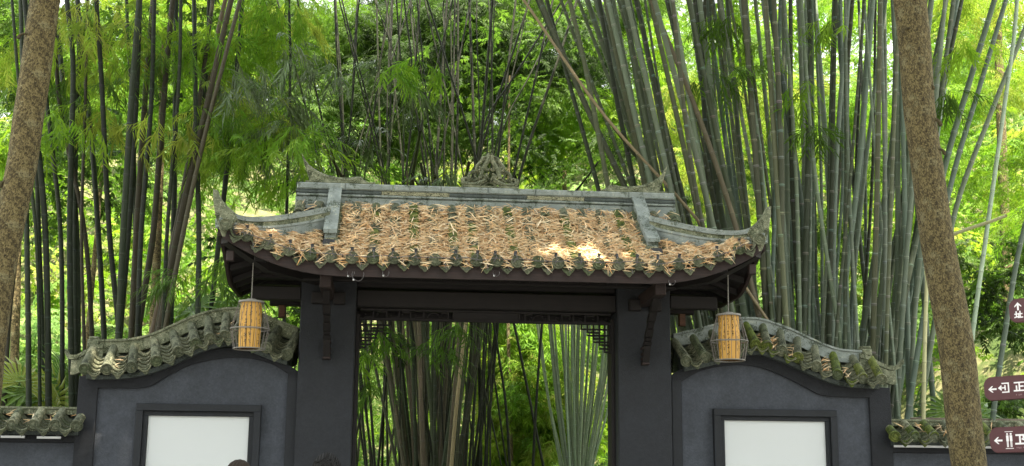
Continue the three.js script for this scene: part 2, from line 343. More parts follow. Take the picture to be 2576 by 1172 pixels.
// purlin frieze between beam and eave
{
  const fr = mesh('eave_frieze', bx(-1.375, 1.375, 3.66, 3.68, -.20, -.16), M.darkwood, gate);
  for (let i = -13; i <= 13; i++) mesh('frieze_bar', bx(i * .1 - .012, i * .1 + .012, 3.54, 3.62, .42, .45), M.darkwood, fr);
  for (const y of [3.535, 3.615]) mesh('frieze_bar', cbx(-1.9, 1.9, y, y + .025, .41, .46, .004), M.darkwood, fr);
  mesh('frieze_bar', cbx(-2.3, 2.3, 3.64, 3.74, .40, .50, .01), M.darkwood, fr);
}
// openwork lattice under the lintel
{
  const lat = mesh('hanging_lattice', cbx(-1.335, 1.335, 3.335, 3.358, -.235, -.175, .003), M.darkwood, gate);
  const bar = (x0, x1, y0, y1) => { mesh('lattice_bar', cbx(Math.min(x0, x1), Math.max(x0, x1), y0, y1, -.225, -.185, .003), M.darkwood, lat); };
  bar(-1.335, 1.335, 3.235, 3.262);
  bar(-.36, -.34, 3.262, 3.335); bar(.34, .36, 3.262, 3.335);
  mesh('lattice_panel', bx(-.34, .34, 3.262, 3.335, -.215, -.195), M.darkwood, lat);
  for (const s of [-1, 1]) {
    const hook = (x, w, y0, y1, k) => { bar(s * x, s * (x + .016), y0, y1); bar(s * (x + .016), s * (x + w), k ? y0 : y1 - .016, k ? y0 + .016 : y1); bar(s * (x + w - .016), s * (x + w), y0 + .028, y1 - .028); };
    hook(.40, .085, 3.262, 3.335, 0); hook(.66, .10, 3.262, 3.335, 1); hook(.80, .10, 3.262, 3.335, 0); hook(.92, .10, 3.262, 3.335, 1); hook(1.05, .11, 3.262, 3.335, 0); hook(1.19, .1, 3.262, 3.335, 1);
    const arc = []; for (let i = 0; i <= 8; i++) arc.push(V(s * .56 + .07 * Math.cos(Math.PI * i / 8), 3.262 + .062 * Math.sin(Math.PI * i / 8), -.205)); mesh('lattice_arc', tube(arc, .008, 5), M.darkwood, lat);
    // stepped corner grid
    const v = (x, y0, y1) => bar(s * (x - .008), s * (x + .008), y0, y1), h = (y, x0, x1) => bar(s * x0, s * x1, y - .008, y + .008);
    v(1.325, 2.93, 3.235); v(1.27, 2.95, 3.235); v(1.215, 3.03, 3.235); v(1.15, 3.09, 3.235); v(1.085, 3.15, 3.235); v(1.02, 3.185, 3.235);
    h(3.185, 1.02, 1.325); h(3.15, 1.085, 1.215); h(3.12, 1.085, 1.325); h(3.085, 1.15, 1.27); h(3.05, 1.15, 1.325); h(3.02, 1.21, 1.325); h(2.98, 1.21, 1.325); h(2.945, 1.265, 1.325);
  }
}
// main ridge: stacked courses
{
  const ridge = mesh('main_ridge', uvm(cbx(-2.06, 2.06, 4.40, 4.55, RZ - .09, RZ + .09, .01)), M.stone, roof);
  const segs = [-2.06, -1.55, -1.15, -.42, .38, .42, 1.05, 1.6, 2.06];
  for (let i = 0; i < 8; i++) { const x0 = -2.05 + i * .5125; mesh('ridge_coping', cbx(x0 + .001, x0 + .511, 4.628, 4.700 + rr(-.003, .003), RZ - .10, RZ + .10, .012), M.stone, ridge); }
  for (let i = 0; i < 6; i++) { const x0 = -2.05 + i * .6833; mesh('ridge_ledge', cbx(x0 + .001, x0 + .682, 4.552, 4.578, RZ - .105, RZ + .105, .006), M.stone, ridge); }
  for (let i = 0; i < segs.length - 1; i++) {
    const [x0, x1] = [segs[i], segs[i + 1]], patch = i === 2 || i === 5;
    if (patch) mesh('mortar_patch', cbx(x0, x1, 4.580, 4.627, RZ - .088, RZ + .088, .006), M.mortar, ridge);
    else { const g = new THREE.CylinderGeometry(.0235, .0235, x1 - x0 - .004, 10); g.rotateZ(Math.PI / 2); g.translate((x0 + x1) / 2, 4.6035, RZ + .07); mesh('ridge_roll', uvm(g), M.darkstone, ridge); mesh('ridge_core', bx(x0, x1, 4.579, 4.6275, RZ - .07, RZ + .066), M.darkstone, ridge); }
  }
  // upturned ridge ends
  for (const s of [-1, 1]) {
    const L = [[759, 384], [767, 400], [780, 417], [800, 431], [825, 441], [850, 446], [875, 448], [898, 445], [910, 446], [916, 453], [926, 458], [936, 466], [936, 472], [780, 470], [779, 452], [773, 434], [765, 410]].map(p => { const u = U(...p, RZ); return V(s < 0 ? u.x - GX : -(u.x - GX) - .03, u.y - .008, 0); });
    const up = mesh('ridge_end', extr(s > 0 ? L.reverse() : L, RZ - .06, RZ + .06, .014), M.oldstone, roof);
    const path = [[766, 405], [780, 424], [802, 439], [840, 450], [890, 455]].map(p => { const u = U(...p, RZ); return V(s < 0 ? u.x - GX : -(u.x - GX) - .03, u.y - .01, RZ + .058); });
    mesh('ridge_end_rim', uvm(tube(path, .008, 5)), M.oldstone, up);
    mesh('ridge_end_base', cbx(s * 1.60 - .36, s * 1.60 + .38, 4.700, 4.722, RZ - .085, RZ + .085, .006), M.oldstone, up);
  }
  // openwork finial in the middle
  const S = .000496, f = (x, y, z = 0) => V((x - 812) * S + .02, 4.722 + (905 - y) * S, RZ + z);
  const strokes = [
    [[800, 135], [730, 212], [650, 242], [640, 290], [690, 310], [715, 280]], [[650, 250], [600, 340], [545, 400], [512, 450], [520, 510], [575, 540], [612, 505], [590, 465], [560, 478]],
    [[600, 565], [480, 545], [395, 570], [352, 640], [362, 705], [420, 750], [442, 712]], [[790, 190], [765, 300], [695, 420], [648, 520], [610, 630], [592, 725]], [[700, 380], [620, 400], [585, 430]],
    [[220, 720], [222, 800], [275, 848], [400, 858], [520, 848], [640, 792], [730, 735]], [[222, 725], [285, 700], [338, 722], [345, 772], [300, 798]], [[800, 490], [745, 525], [722, 480], [752, 452]],
    [[805, 780], [725, 812], [672, 882], [740, 902], [812, 900]], [[770, 605], [705, 640], [760, 690], [800, 760]], [[600, 720], [520, 745], [450, 770]], [[660, 640], [700, 700], [740, 740]], [[480, 600], [500, 680], [540, 720]],
  ];
  const parts = [];
  for (const [k, st] of strokes.entries()) for (const s of [-1, 1]) {
    const pts = st.map(([x, y]) => { const p = f(x, y); if (s > 0) p.x = .04 - p.x; p.z += k % 2 ? .012 : -.004; return p; });
    const g = tube(pts, [.017, .014, .016, .020, .012, .021, .014, .011, .013, .012, .014, .012, .012][k] * 1.25, 6, pts.length * 4);
    const m = new THREE.Matrix4().makeTranslation(0, 0, RZ).multiply(new THREE.Matrix4().makeScale(1, 1, 1.7)).multiply(new THREE.Matrix4().makeTranslation(0, 0, -RZ));
    parts.push(uvm(xf(g, m)));
  }
  parts.push(uvm(xf(new THREE.ConeGeometry(.03, .09, 6), new THREE.Matrix4().makeTranslation(.02, 5.045, RZ))));
  const fin = mesh('ridge_finial', merge(parts), M.oldstone, roof);
  mesh('finial_base', cbx(-.29, .33, 4.700, 4.722, RZ - .09, RZ + .09, .006), M.oldstone, fin);
}
// vertical ridges and hip ridges
for (const s of [-1, 1]) {
  const zs = [-.16, .0, .15, .3, .45, .60], hw = V(.055, 0, 0);
  const B = zs.map(z => V(s * 1.64, RH(1.64, z) - .02, z)), T = zs.map(z => V(s * 1.64, RH(1.64, z) + lerp(.17, .13, (z + .16) / .76), z));
  const vr = mesh('vertical_ridge', strip(B, T, hw), M.stone, roof);
  for (let k = 0; k < 2; k++) { const zz = k ? [.22, .35, .48, .63] : [-.2, -.05, .1, .218]; const b = zz.map(z => V(s * 1.64, RH(1.64, z) + lerp(.172, .132, (z + .16) / .76), z)); mesh('ridge_capstone', strip(b, b.map(p => p.clone().add(V(0, .038, 0))), V(.068, 0, 0)), M.stone, vr); }
  mesh('ridge_endblock', cbx(s * 1.64 - .04, s * 1.64 + .04, RH(1.64, .68) + .0, RH(1.64, .68) + .10, .61, .70, .006), M.mortar, vr);
  { const y = RH(1.64, .8) + .03; const g = new THREE.CylinderGeometry(.062, .075, .11, 10); g.scale(1, 1, .7); g.translate(s * 1.64, y + .05, .76); mesh('ridge_foot', uvm(g), M.black, vr); }
  // the hip ridge sweeps out and up to the flying corner
  const plan = [[1.69, .30], [1.95, .50], [2.2, .68], [2.4, .82], [2.53, .93], [2.62, 1.02], [2.68, 1.07]];
  const top = [4.335, 4.225, 4.135, 4.085, 4.075, 4.105, 4.15], bot = [4.10, 4.00, 3.925, 3.90, 3.90, 3.90, 3.935];
  const P = smooth(plan.map(([x, z]) => V(s * x, 0, z)), 26), ty = smooth(top.map((y, i) => V(i, y, 0)), 26).map(p => p.y), by = smooth(bot.map((y, i) => V(i, y, 0)), 26).map(p => p.y);
  const S = P.map((p, i) => { const a = P[Math.max(0, i - 1)], b = P[Math.min(26, i + 1)]; return V(-(b.z - a.z), 0, b.x - a.x).normalize(); });
  const lay = (a, b, w, name, mat, from = 0, to = 26, parent) => { const q = P.slice(from, to + 1), f = (k, i) => V(q[i].x, lerp(by[from + i], ty[from + i], k), q[i].z); return mesh(name, strip(q.map((_, i) => f(a, i)), q.map((_, i) => f(b, i)), S.slice(from, to + 1).map(v => v.clone().multiplyScalar(w))), mat, parent); };
  const hip = lay(0, .40, .050, 'hip_ridge', M.stone, 0, 26, roof);
  for (const [a, b] of [[0, 7], [7, 14], [14, 22]]) lay(.405, .52, .062, 'hip_ledge', M.stone, a, b, hip);
  for (const [a, b] of [[0, 4], [4, 9], [9, 16], [16, 22]]) lay(.522, .74, .044, 'hip_roll', M.oldstone, a, b, hip);
  for (const [a, b] of [[0, 6], [6, 12], [12, 18], [18, 23]]) lay(.742, 1, .058, 'hip_capstone', M.stone, a, b, hip);
  // corner blade: thin, broad at the foot, tapering to the upturned tip
  const xs = [[-2.60, 3.83], [-2.585, 3.90], [-2.50, 4.02], [-2.53, 4.08], [-2.60, 4.14], [-2.655, 4.20], [-2.70, 4.29], [-2.745, 4.30], [-2.735, 4.18], [-2.71, 4.05], [-2.67, 3.93], [-2.63, 3.83]];
  const pts = xs.map(([x, y]) => V(-s * x, y, 0)); mesh('corner_blade', extr(s < 0 ? pts.reverse().map(p => V(p.x, p.y, 0)) : pts, 1.03, 1.085, .008), M.oldstone, hip);
}

// ───────────── string of lamp holders along the eave, dangling ties ─────────────
{
  const st = thing('string_light', 'string of small black lamp holders along the roof eave', 'string light', V(GX, 0, 0));
  const sock = uvm(merge([xf(new THREE.CylinderGeometry(.014, .016, .045, 8), new THREE.Matrix4()), xf(new THREE.CylinderGeometry(.017, .017, .010, 8), new THREE.Matrix4().makeTranslation(0, .02, 0))]));
  const wires = [];
  for (let i = 0; i < COLS.length * 2 - 1; i++) {
    const x = -2.6 + i * .1 + rr(-.02, .02), up = i % 2 ? .062 : .115, ez = eaveZ(x), y = RH(x, ez) + up - (i % 2 ? .03 : 0);
    if (R() < .12 || Math.abs(x) > 2.45) continue;
    const m = mesh('lamp_holder', sock, M.black, st); m.position.set(x, y, ez + .02 - up * .2); m.rotation.set(rr(-.3, .3), 0, rr(-.25, .25));
    wires.push(uvm(tube([V(x, y - .01, ez + .03), V(x + rr(-.02, .02), y - .05, ez + .07), V(x + rr(-.03, .03), y - .10, ez + .075)], .0035, 4, 5)));
  }
  const run = []; for (let i = 0; i <= 50; i++) { const x = -2.45 + i * .098; run.push(V(x, RH(x, eaveZ(x)) + .045 + rr(-.012, .012), eaveZ(x) + .075)); }
  wires.push(uvm(tube(run, .004, 4, 120)));
  mesh('wire', merge(wires), M.wire, st);
  for (const [px, py, r] of [[882, 690, 9], [900, 694, 15], [970, 690, 8], [1248, 690, 8], [1690, 712, 8]]) {
    const c = U(px, py - 4, 1.05), q = r * perPx(1.05), pts = []; for (let i = 0; i <= 12; i++) { const a = Math.PI * (.1 - 1.25 * i / 12); pts.push(V(c.x + Math.cos(a) * q, c.y + Math.sin(a) * q * 1.1, 1.05 + .02 * Math.sin(i))); }
    const t = thing('cable_tie', px === 900 ? 'large loose cable tie loop hanging below the left part of the eave' : 'small loose cable tie loop hanging below the roof eave', 'cable tie', c, px === 900 ? null : 'small cable ties under the eave');
    mesh('loop', tube(pts.map(p => p.sub(c)), .0035, 5, 24), M.wire, t); mesh('clasp', cbx(-q * .7 - .008, -q * .7 + .008, -q * .95 - .008, -q * .95 + .008, -.004, .012, .002), M.white, t);
  }
}

// ───────────── tile-capped walls ─────────────
function tileCap(parent, path, o) {           // path: points along the top of the coping, in the plane z = o.z
  const curve = new THREE.CatmullRomCurve3(path, false, 'centripetal'), Ln = curve.getLength(), n = Math.round(Ln / o.gap);
  const fr = u => { const p = curve.getPointAt(clamp(u)), t = curve.getTangentAt(clamp(u)); t.z = 0; t.normalize(); return { p, t, n: V(-t.y, t.x, 0) }; };
  const B = [], T = []; for (let i = 0; i <= 48; i++) { const { p, n } = fr(i / 48); B.push(p.clone().addScaledVector(n, -o.cope)); T.push(p.clone()); }
  const cap = mesh('tile_cap', strip(B, T, V(0, 0, .07)), o.copeMat, parent);
  const k = Math.max(2, Math.round(Ln / .55));
  for (let j = 0; j < k; j++) { const b = [], t = []; for (let i = 0; i <= 8; i++) { const { p, n } = fr((j + i / 8 * .997) / k); b.push(p.clone().addScaledVector(n, .002)); t.push(p.clone().addScaledVector(n, .024 + (i === 0 || i === 8 ? -.004 : 0))); } mesh('coping_slab', strip(b, t, V(0, 0, .085)), o.copeMat, cap); }
  // mortar bed under the tiles, front and back
  const S1 = [], S2 = []; for (let i = 0; i <= 48; i++) { const { p, n } = fr(i / 48); S1.push(p.clone().addScaledVector(n, -o.cope * .8)); S2.push(p.clone().addScaledVector(n, -o.cope * .8 - o.down)); }
  const bed = []; { const pos = [], idx = []; for (let i = 0; i <= 48; i++) { const a = S1[i], b = S2[i]; pos.push(a.x, a.y - .03, o.z, b.x, b.y - .03, o.z + o.fwd, b.x, b.y - .07, o.z + o.fwd - .02, b.x, b.y - .07, o.z - o.fwd + .02, b.x, b.y - .03, o.z - o.fwd); } for (let i = 0; i < 48; i++) for (let q = 0; q < 5; q++) { const a = 5 * i + q, b = 5 * i + (q + 1) % 5; idx.push(a, b, a + 5, b, b + 5, a + 5); } idx.push(0, 1, 2, 0, 2, 3, 0, 3, 4); const e = 48 * 5; idx.push(e, e + 2, e + 1, e, e + 3, e + 2, e, e + 4, e + 3); bed.push(uvm(geom(pos, idx))); }
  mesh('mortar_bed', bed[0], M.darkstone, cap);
  const len = Math.hypot(o.fwd, o.down);
  for (const side of [1, -1]) for (let i = 0; i <= n; i++) {
    const { p, t, n: N } = fr((i + .5 * o.phase) / n); if (i === n && o.phase) break;
    const Z = N.clone().multiplyScalar(-o.down / len).add(V(0, 0, side * o.fwd / len)), X = t.clone().multiplyScalar(side), Y = Z.clone().cross(X);
    const top = p.clone().addScaledVector(N, -o.cope * .72); top.z = o.z + side * .05;
    const x = p.x, mat = () => o.mat(x);
    const one = R() < .35;
    const b = mesh('barrel_tile', TG.barrel, mat(), cap); basis(b, X, Y, Z, top.clone().addScaledVector(Z, -.02).addScaledVector(Y, .014)); b.scale.set(.88, .98, (one ? len : len * .58) / .25); b.rotateY(rr(-.05, .05));
    if (!one) { const c = mesh('barrel_tile', TG.barrel, mat(), cap); basis(c, X, Y, Z, top.clone().addScaledVector(Z, len * .42).addScaledVector(Y, .016)); c.scale.set(.94, 1.04, len * .56 / .25); c.rotateY(rr(-.05, .05)); }
    const d = mesh('eave_disc', TG.disc, o.discMat ? o.discMat(x) : pick(M.tiles), cap); basis(d, X, Y, Z, top.clone().addScaledVector(Z, len * .985)); d.scale.set(.98, .98, 1); d.position.addScaledVector(Y, .016); d.rotateX(-.42); d.rotateZ(rr(0, 6));
    if (i === n) continue;
    const f2 = fr((i + .5 + .5 * o.phase) / n), N2 = f2.n, Z2 = N2.clone().multiplyScalar(-o.down / len).add(V(0, 0, side * o.fwd / len)), X2 = f2.t.clone().multiplyScalar(side), Y2 = Z2.clone().cross(X2), t2 = f2.p.clone().addScaledVector(N2, -o.cope * .72); t2.z = o.z + side * .05;
    for (let q = 0; q < 5; q++) { const m = mesh('pan_tile', TG.pan, o.panMat ? o.panMat(f2.p.x) : pick(M.tiles), cap); basis(m, X2, Y2, Z2, t2.clone().addScaledVector(Z2, len * (.02 + q * .19)).addScaledVector(Y2, -.008)); m.scale.set(.98, 1.15, .62); m.rotateX(-.16); }
    const dr = mesh('drip_tile', TG.drip, o.discMat ? o.discMat(f2.p.x) : pick(M.tiles), cap); const Zd = V(0, 0, side), Xd = f2.t.clone().multiplyScalar(side), Yd = Zd.clone().cross(Xd);
    basis(dr, Xd, Yd, Zd, t2.clone().addScaledVector(Z2, len * .97).addScaledVector(Y2, .012)); dr.scale.set(1.2, 1.35, 1); dr.rotateX(-.15); dr.rotateZ(rr(-.08, .08));
  }
  return { cap, fr, len };
}
const px2 = (list, z) => list.map(([a, b]) => U(a, b, z));
const WZ = -.30;
function wing(label, o) {
  const w = thing('wing_wall', label, 'wall', null);
  const top = smooth(px2(o.wallTop, -.1), 40), inner = smooth(px2(o.inner, -.1), 36);
  const x0 = top[0].x, x1 = top[top.length - 1].x;
  const outline = [V(x0, 0, 0), V(x1, 0, 0), ...top.slice().reverse()];
  mesh('wall_panel', extr(outline.map(p => V(p.x, p.y - (p.y > .1 ? .02 : 0), 0)), -.48, -.135), M.panel, w);
  const ix0 = inner[0].x, ix1 = inner[inner.length - 1].x;
  mesh('wall_border', extr(outline, -.135, -.10, .004, [[V(ix0, .45, 0), ...inner, V(ix1, .45, 0)]]), M.band, w);
  // dark strip standing in for the shadow gap between wall and pillar
  mesh('shade_strip', bx(...(o.left ? [x1 - .13, x1 - .004] : [x0 + .004, x0 + .10]), 0, (o.left ? top[40].y : top[0].y) - .05, -.098, -.085), M.frame, w);
  // window-like frame in stepped profile
  const [a, b] = o.frame, fx0 = a.x, fx1 = b.x, fy1 = Math.max(a.y, b.y), fy0 = .75;
  const ring = (i, z0, z1, wd, name, m, par) => {
    const A = fx0 + i, B = fx1 - i, C = fy0 + i, Dd = fy1 - i;
    const g = mesh(name, merge([cbx(A, B, Dd - wd, Dd, z0, z1, .004), cbx(A, B, C, C + wd, z0, z1, .004), cbx(A, A + wd, C + wd, Dd - wd, z0, z1, .004), cbx(B - wd, B, C + wd, Dd - wd, z0, z1, .004)]), m, par); return g;
  };
  const nb = thing('notice_board', o.boardLabel, 'notice board', null);
  ring(0, -.135, -.062, .072, 'outer_frame', M.frame, nb); ring(.0725, -.135, -.092, .046, 'inner_frame', M.frame, nb);
  mesh('panel', cbx(fx0 + .119, fx1 - .119, fy0 + .119, fy1 - .119, -.134, -.118, .003), M.board, nb);
  const T = tileCap(w, px2(o.cope, WZ), { z: WZ, gap: .205, cope: .12, fwd: .30, down: .24, copeMat: o.copeMat, mat: o.mat, panMat: o.panMat, discMat: o.discMat, phase: 0 });
  // upturned nose and knob at the outer end
  const e = o.nose.map(([q, r]) => U(q, r, WZ + .05)), wd = V(0, 0, .05);
  mesh('nose_tip', strip(smooth(e, 14).map(p => p.clone().add(V(0, -.045, 0))), smooth(e, 14), wd), M.oldstone, w);
  const lowNose = smooth(e, 14).slice(0, 11); mesh('nose_base', strip(lowNose.map(p => p.clone().add(V(0, -.20, 0))), lowNose.map(p => p.clone().add(V(0, -.05, 0))), V(0, 0, .04)), M.oldstone, w);
  const kk = U(...o.knob, WZ); mesh('knob', merge([cbx(kk.x - .06, kk.x + .06, kk.y - .11, kk.y - .03, WZ - .07, WZ + .09, .012), cbx(kk.x - .045, kk.x + .05, kk.y - .028, kk.y, WZ - .05, WZ + .08, .008)]), M.oldstone, w);
  return { w, T };
}
const leftWing = wing('dark grey plastered wall with arched tile coping left of the gate', {
  left: true, boardLabel: 'white notice board in black frame on wall below the grey weathered coping',
  wallTop: [[199, 946], [300, 945], [370, 942], [425, 918], [480, 893], [540, 878], [592, 874], [644, 878], [694, 896], [731, 921], [756, 938]],
  inner: [[246, 976], [300, 976], [350, 976], [380, 970], [425, 943], [475, 919], [525, 906], [580, 899], [630, 901], [684, 916], [724, 940]],
  frame: [U(343, 1014, -.07), U(657, 1022, -.07)],
  cope: [[240, 860], [280, 861], [340, 857], [395, 842], [440, 822], [490, 800], [540, 786], [590, 780], [640, 788], [690, 808], [726, 822], [752, 830]],
  nose: [[262, 866], [236, 868], [212, 884], [192, 893], [176, 892], [166, 878]], knob: [240, 848],
  copeMat: M.oldstone, mat: () => R() < .2 ? M.paleTiles[1] : pick(M.tiles), panMat: () => pick([M.paleTiles[1], M.tiles[2]]), discMat: () => pick(M.tiles),
});
const rightWing = wing('dark grey plastered wall with arched mossy tile coping right of the gate', {
  left: false, boardLabel: 'white notice board in black frame on wall below the mossy coping',
  wallTop: [[1688, 944], [1713, 927], [1755, 906], [1800, 893], [1871, 886], [1947, 901], [2007, 923], [2074, 957], [2115, 970], [2180, 973], [2238, 975]],
  inner: [[1714, 960], [1740, 944], [1768, 931], [1820, 921], [1871, 918], [1915, 925], [1959, 941], [2019, 970], [2060, 992], [2090, 997], [2186, 1000]],
  frame: [U(1795, 1030, -.07), U(2104, 1032, -.07)],
  cope: [[1690, 846], [1740, 836], [1792, 822], [1830, 810], [1871, 805], [1911, 808], [1983, 833], [2055, 866], [2103, 883], [2155, 888], [2185, 890]],
  nose: [[2158, 890], [2186, 898], [2210, 912], [2236, 921], [2256, 918], [2268, 904]], knob: [2172, 872],
  copeMat: M.stone, mat: x => x > 2.75 && R() < .62 ? pick(M.moss) : R() < .2 ? M.paleTiles[1] : pick(M.tiles), panMat: () => pick([M.tiles[2], M.paleTiles[1]]), discMat: x => x > 2.75 && R() < .4 ? pick(M.moss) : pick(M.tiles),
});
function lowWall(label, o) {
  const w = thing('boundary_wall', label, 'wall', null), [x0, x1] = o.x;
  mesh('wall_panel', bx(x0, x1, 0, 1.92, -.46, -.16), M.panel, w);
  mesh('wall_border', cbx(x0, x1, 1.922, 2.045, -.48, -.12, .006), M.band, w);
  tileCap(w, [V(x0, 2.26, -.3), V((x0 + x1) / 2, 2.26, -.3), V(x1, 2.26, -.3)], { z: -.3, gap: .215, cope: .05, fwd: .27, down: .155, copeMat: M.oldstone, mat: o.mat, discMat: o.mat, phase: 0 });
}
lowWall('low dark wall with tile coping left of the arched wall', { x: [-7.4, U(199, 1100, -.1).x - .004], mat: () => R() < .15 ? M.paleTiles[0] : pick(M.tiles) });
lowWall('low dark wall with mossy tile coping right of the arched wall', { x: [U(2238, 1100, -.1).x + .004, 8.5], mat: () => R() < .45 ? pick(M.moss) : R() < .3 ? pick(M.paleTiles) : pick(M.tiles) });
// linear wall-washer lamps, unlit
for (const [a, b, y, lab] of [[0, 64, 1098, 'white lamp bar under the left coping, farther from the arched wall'], [-75, -12, 1097, 'white lamp bar under the left coping, cut by the tree'], [91, 155, 1100, 'short white lamp bar under the left coping, beside the arched wall'], [2246, 2512, 1122, 'long white lamp bar under the right mossy coping']]) {
  const A = U(a, y, -.04), B = U(b, y, -.04), L = thing('lamp_bar', lab, 'lamp', V(A.x, A.y, -.04));
  const w = B.x - A.x; mesh('housing', cbx(0, w, -.014, .016, -.05, -.002, .004), M.black, L); mesh('diffuser', cbx(.006, w - .006, -.012, .012, -.002, .008, .003), M.white, L);
  for (const t of [.2, .8]) mesh('bracket', cbx(w * t - .012, w * t + .012, .018, .040, -.08, -.01, .003), M.wire, L);
}

// ───────────── lanterns ─────────────
{
  const cv = document.createElement('canvas'); cv.width = 1024; cv.height = 512; const c = cv.getContext('2d');
  c.fillStyle = '#d3a34c'; c.fillRect(0, 0, 1024, 512);
  for (let i = 0; i < 900; i++) { c.fillStyle = `rgba(${R() < .5 ? '150,95,30' : '245,205,120'},${rr(.04, .16)})`; c.fillRect(rr(0, 1024), rr(0, 512), rr(1, 3), rr(30, 200)); }
  c.strokeStyle = '#2c1a08'; c.lineCap = 'round'; c.lineJoin = 'round';
  // brush-written characters, several joined strokes each, in columns
  const ch = (x, y, s, w) => { c.lineWidth = w; const n = 4 + (R() * 3 | 0); for (let k = 0; k < n; k++) { c.beginPath(); const hz = R() < .5, a = x + rr(.05, .4) * s, b = y + (k + .3) / n * s; c.moveTo(a, b); c.quadraticCurveTo(a + s * rr(.1, .4), b - s * rr(-.05, .14), a + (hz ? s * rr(.35, .6) : s * rr(.0, .25)), b + (hz ? s * rr(-.05, .1) : s * rr(.2, .4))); if (R() < .4) c.lineTo(a + s * rr(.1, .5), b + s * rr(.15, .35)); c.stroke(); } };
  for (let col = 0; col < 14; col++) { const big = col % 3 !== 1, x = col * 73 + 8, n = col % 4 === 0 ? 3 : 6; for (let k = 0; k < n; k++) ch(x, 30 + k * (big ? 78 : 70) + rr(-6, 6), big ? 52 : 34, big ? 5 : 3.2); }
  const map = new THREE.CanvasTexture(cv); map.colorSpace = THREE.SRGBColorSpace; map.magFilter = THREE.LinearFilter;
  const shadeMat = MT({ color: lin(.95, .92, .85), map, roughness: .55 }), seam = MT({ color: lin(.08, .04, .012), roughness: .8 }), ringMat = MT({ color: lin(.20, .19, .165), roughness: .6 }), rod = MT({ color: lin(.15, .135, .12), roughness: .6 });
  const rad = t => .098 + .006 * Math.sin(Math.PI * t), H = .44;
  const build = (at, yTop, label, turn) => {
    const L = thing('hanging_lantern', label, 'lantern', V(at.x, at.y, at.z), 'lanterns hanging from the roof corners');
    const n = 18;
    const core = []; for (let i = 0; i <= 8; i++) core.push(new THREE.Vector2(rad(i / 8) - .006, -H + H * i / 8)); mesh('core', new THREE.LatheGeometry(core, 24), seam, L);
    for (let k = 0; k < n; k++) {
      const pos = [], uv = [], idx = []; const a0 = (k + .05) / n, a1 = (k + .95) / n, wv = rr(-.006, .006);
      for (let i = 0; i <= 6; i++) for (let j = 0; j <= 2; j++) { const t = i / 6, a = lerp(a0, a1, j / 2) + wv * Math.sin(t * 5 + k), th = a * 2 * Math.PI + turn, r = rad(t) + (j === 1 ? .002 : 0); pos.push(Math.cos(-th) * r, -H + H * t, Math.sin(-th) * r); uv.push(1 - a, t); }
      for (let i = 0; i < 6; i++) for (let j = 0; j < 2; j++) { const q = i * 3 + j; idx.push(q, q + 1, q + 3, q + 1, q + 4, q + 3); }
      const g = geom(pos, idx); g.setAttribute('uv', new THREE.Float32BufferAttribute(uv, 2)); g.computeVertexNormals(); mesh('bamboo_slat', g, shadeMat, L);
    }
    const hoop = (r, y, t, nm) => { const g = new THREE.TorusGeometry(r, t, 6, 28); g.rotateX(Math.PI / 2); g.translate(0, y, 0); mesh(nm, g, ringMat, L); };
    hoop(.186, -.255, .006, 'cage_hoop'); hoop(.150, -.445, .006, 'cage_hoop'); hoop(.104, -.255, .003, 'band');
    { const g = new THREE.CylinderGeometry(.122, .125, .018, 24); g.translate(0, .009, 0); mesh('top_disc', g, ringMat, L); const k = new THREE.CylinderGeometry(.045, .05, .02, 16); k.translate(0, .028, 0); mesh('top_boss', k, ringMat, L); }
    for (let k = 0; k < 22; k++) { const a = k / 22 * 2 * Math.PI, q = (r, y) => V(Math.cos(a) * r, y, Math.sin(a) * r), g = mergeGeometries([tube([q(.118, .004), q(.186, -.255)], .0024, 5), tube([q(.186, -.255), q(.150, -.445)], .0024, 5)]); mesh('cage_rod', g, rod, L); }
    mesh('hanging_rod', tube([V(0, .035, 0), V(rr(-.008, .008), yTop - at.y, 0)], .0055, 6), ringMat, L);
  };
  const a = U(632, 762, .8), b = U(1832, 795, .8);
  build(a, 3.64, 'yellow bamboo lantern with wire cage above the grey weathered wall coping', 1.0);
  build(b, 3.64, 'yellow bamboo lantern with wire cage above the mossy wall coping', 2.3);
}

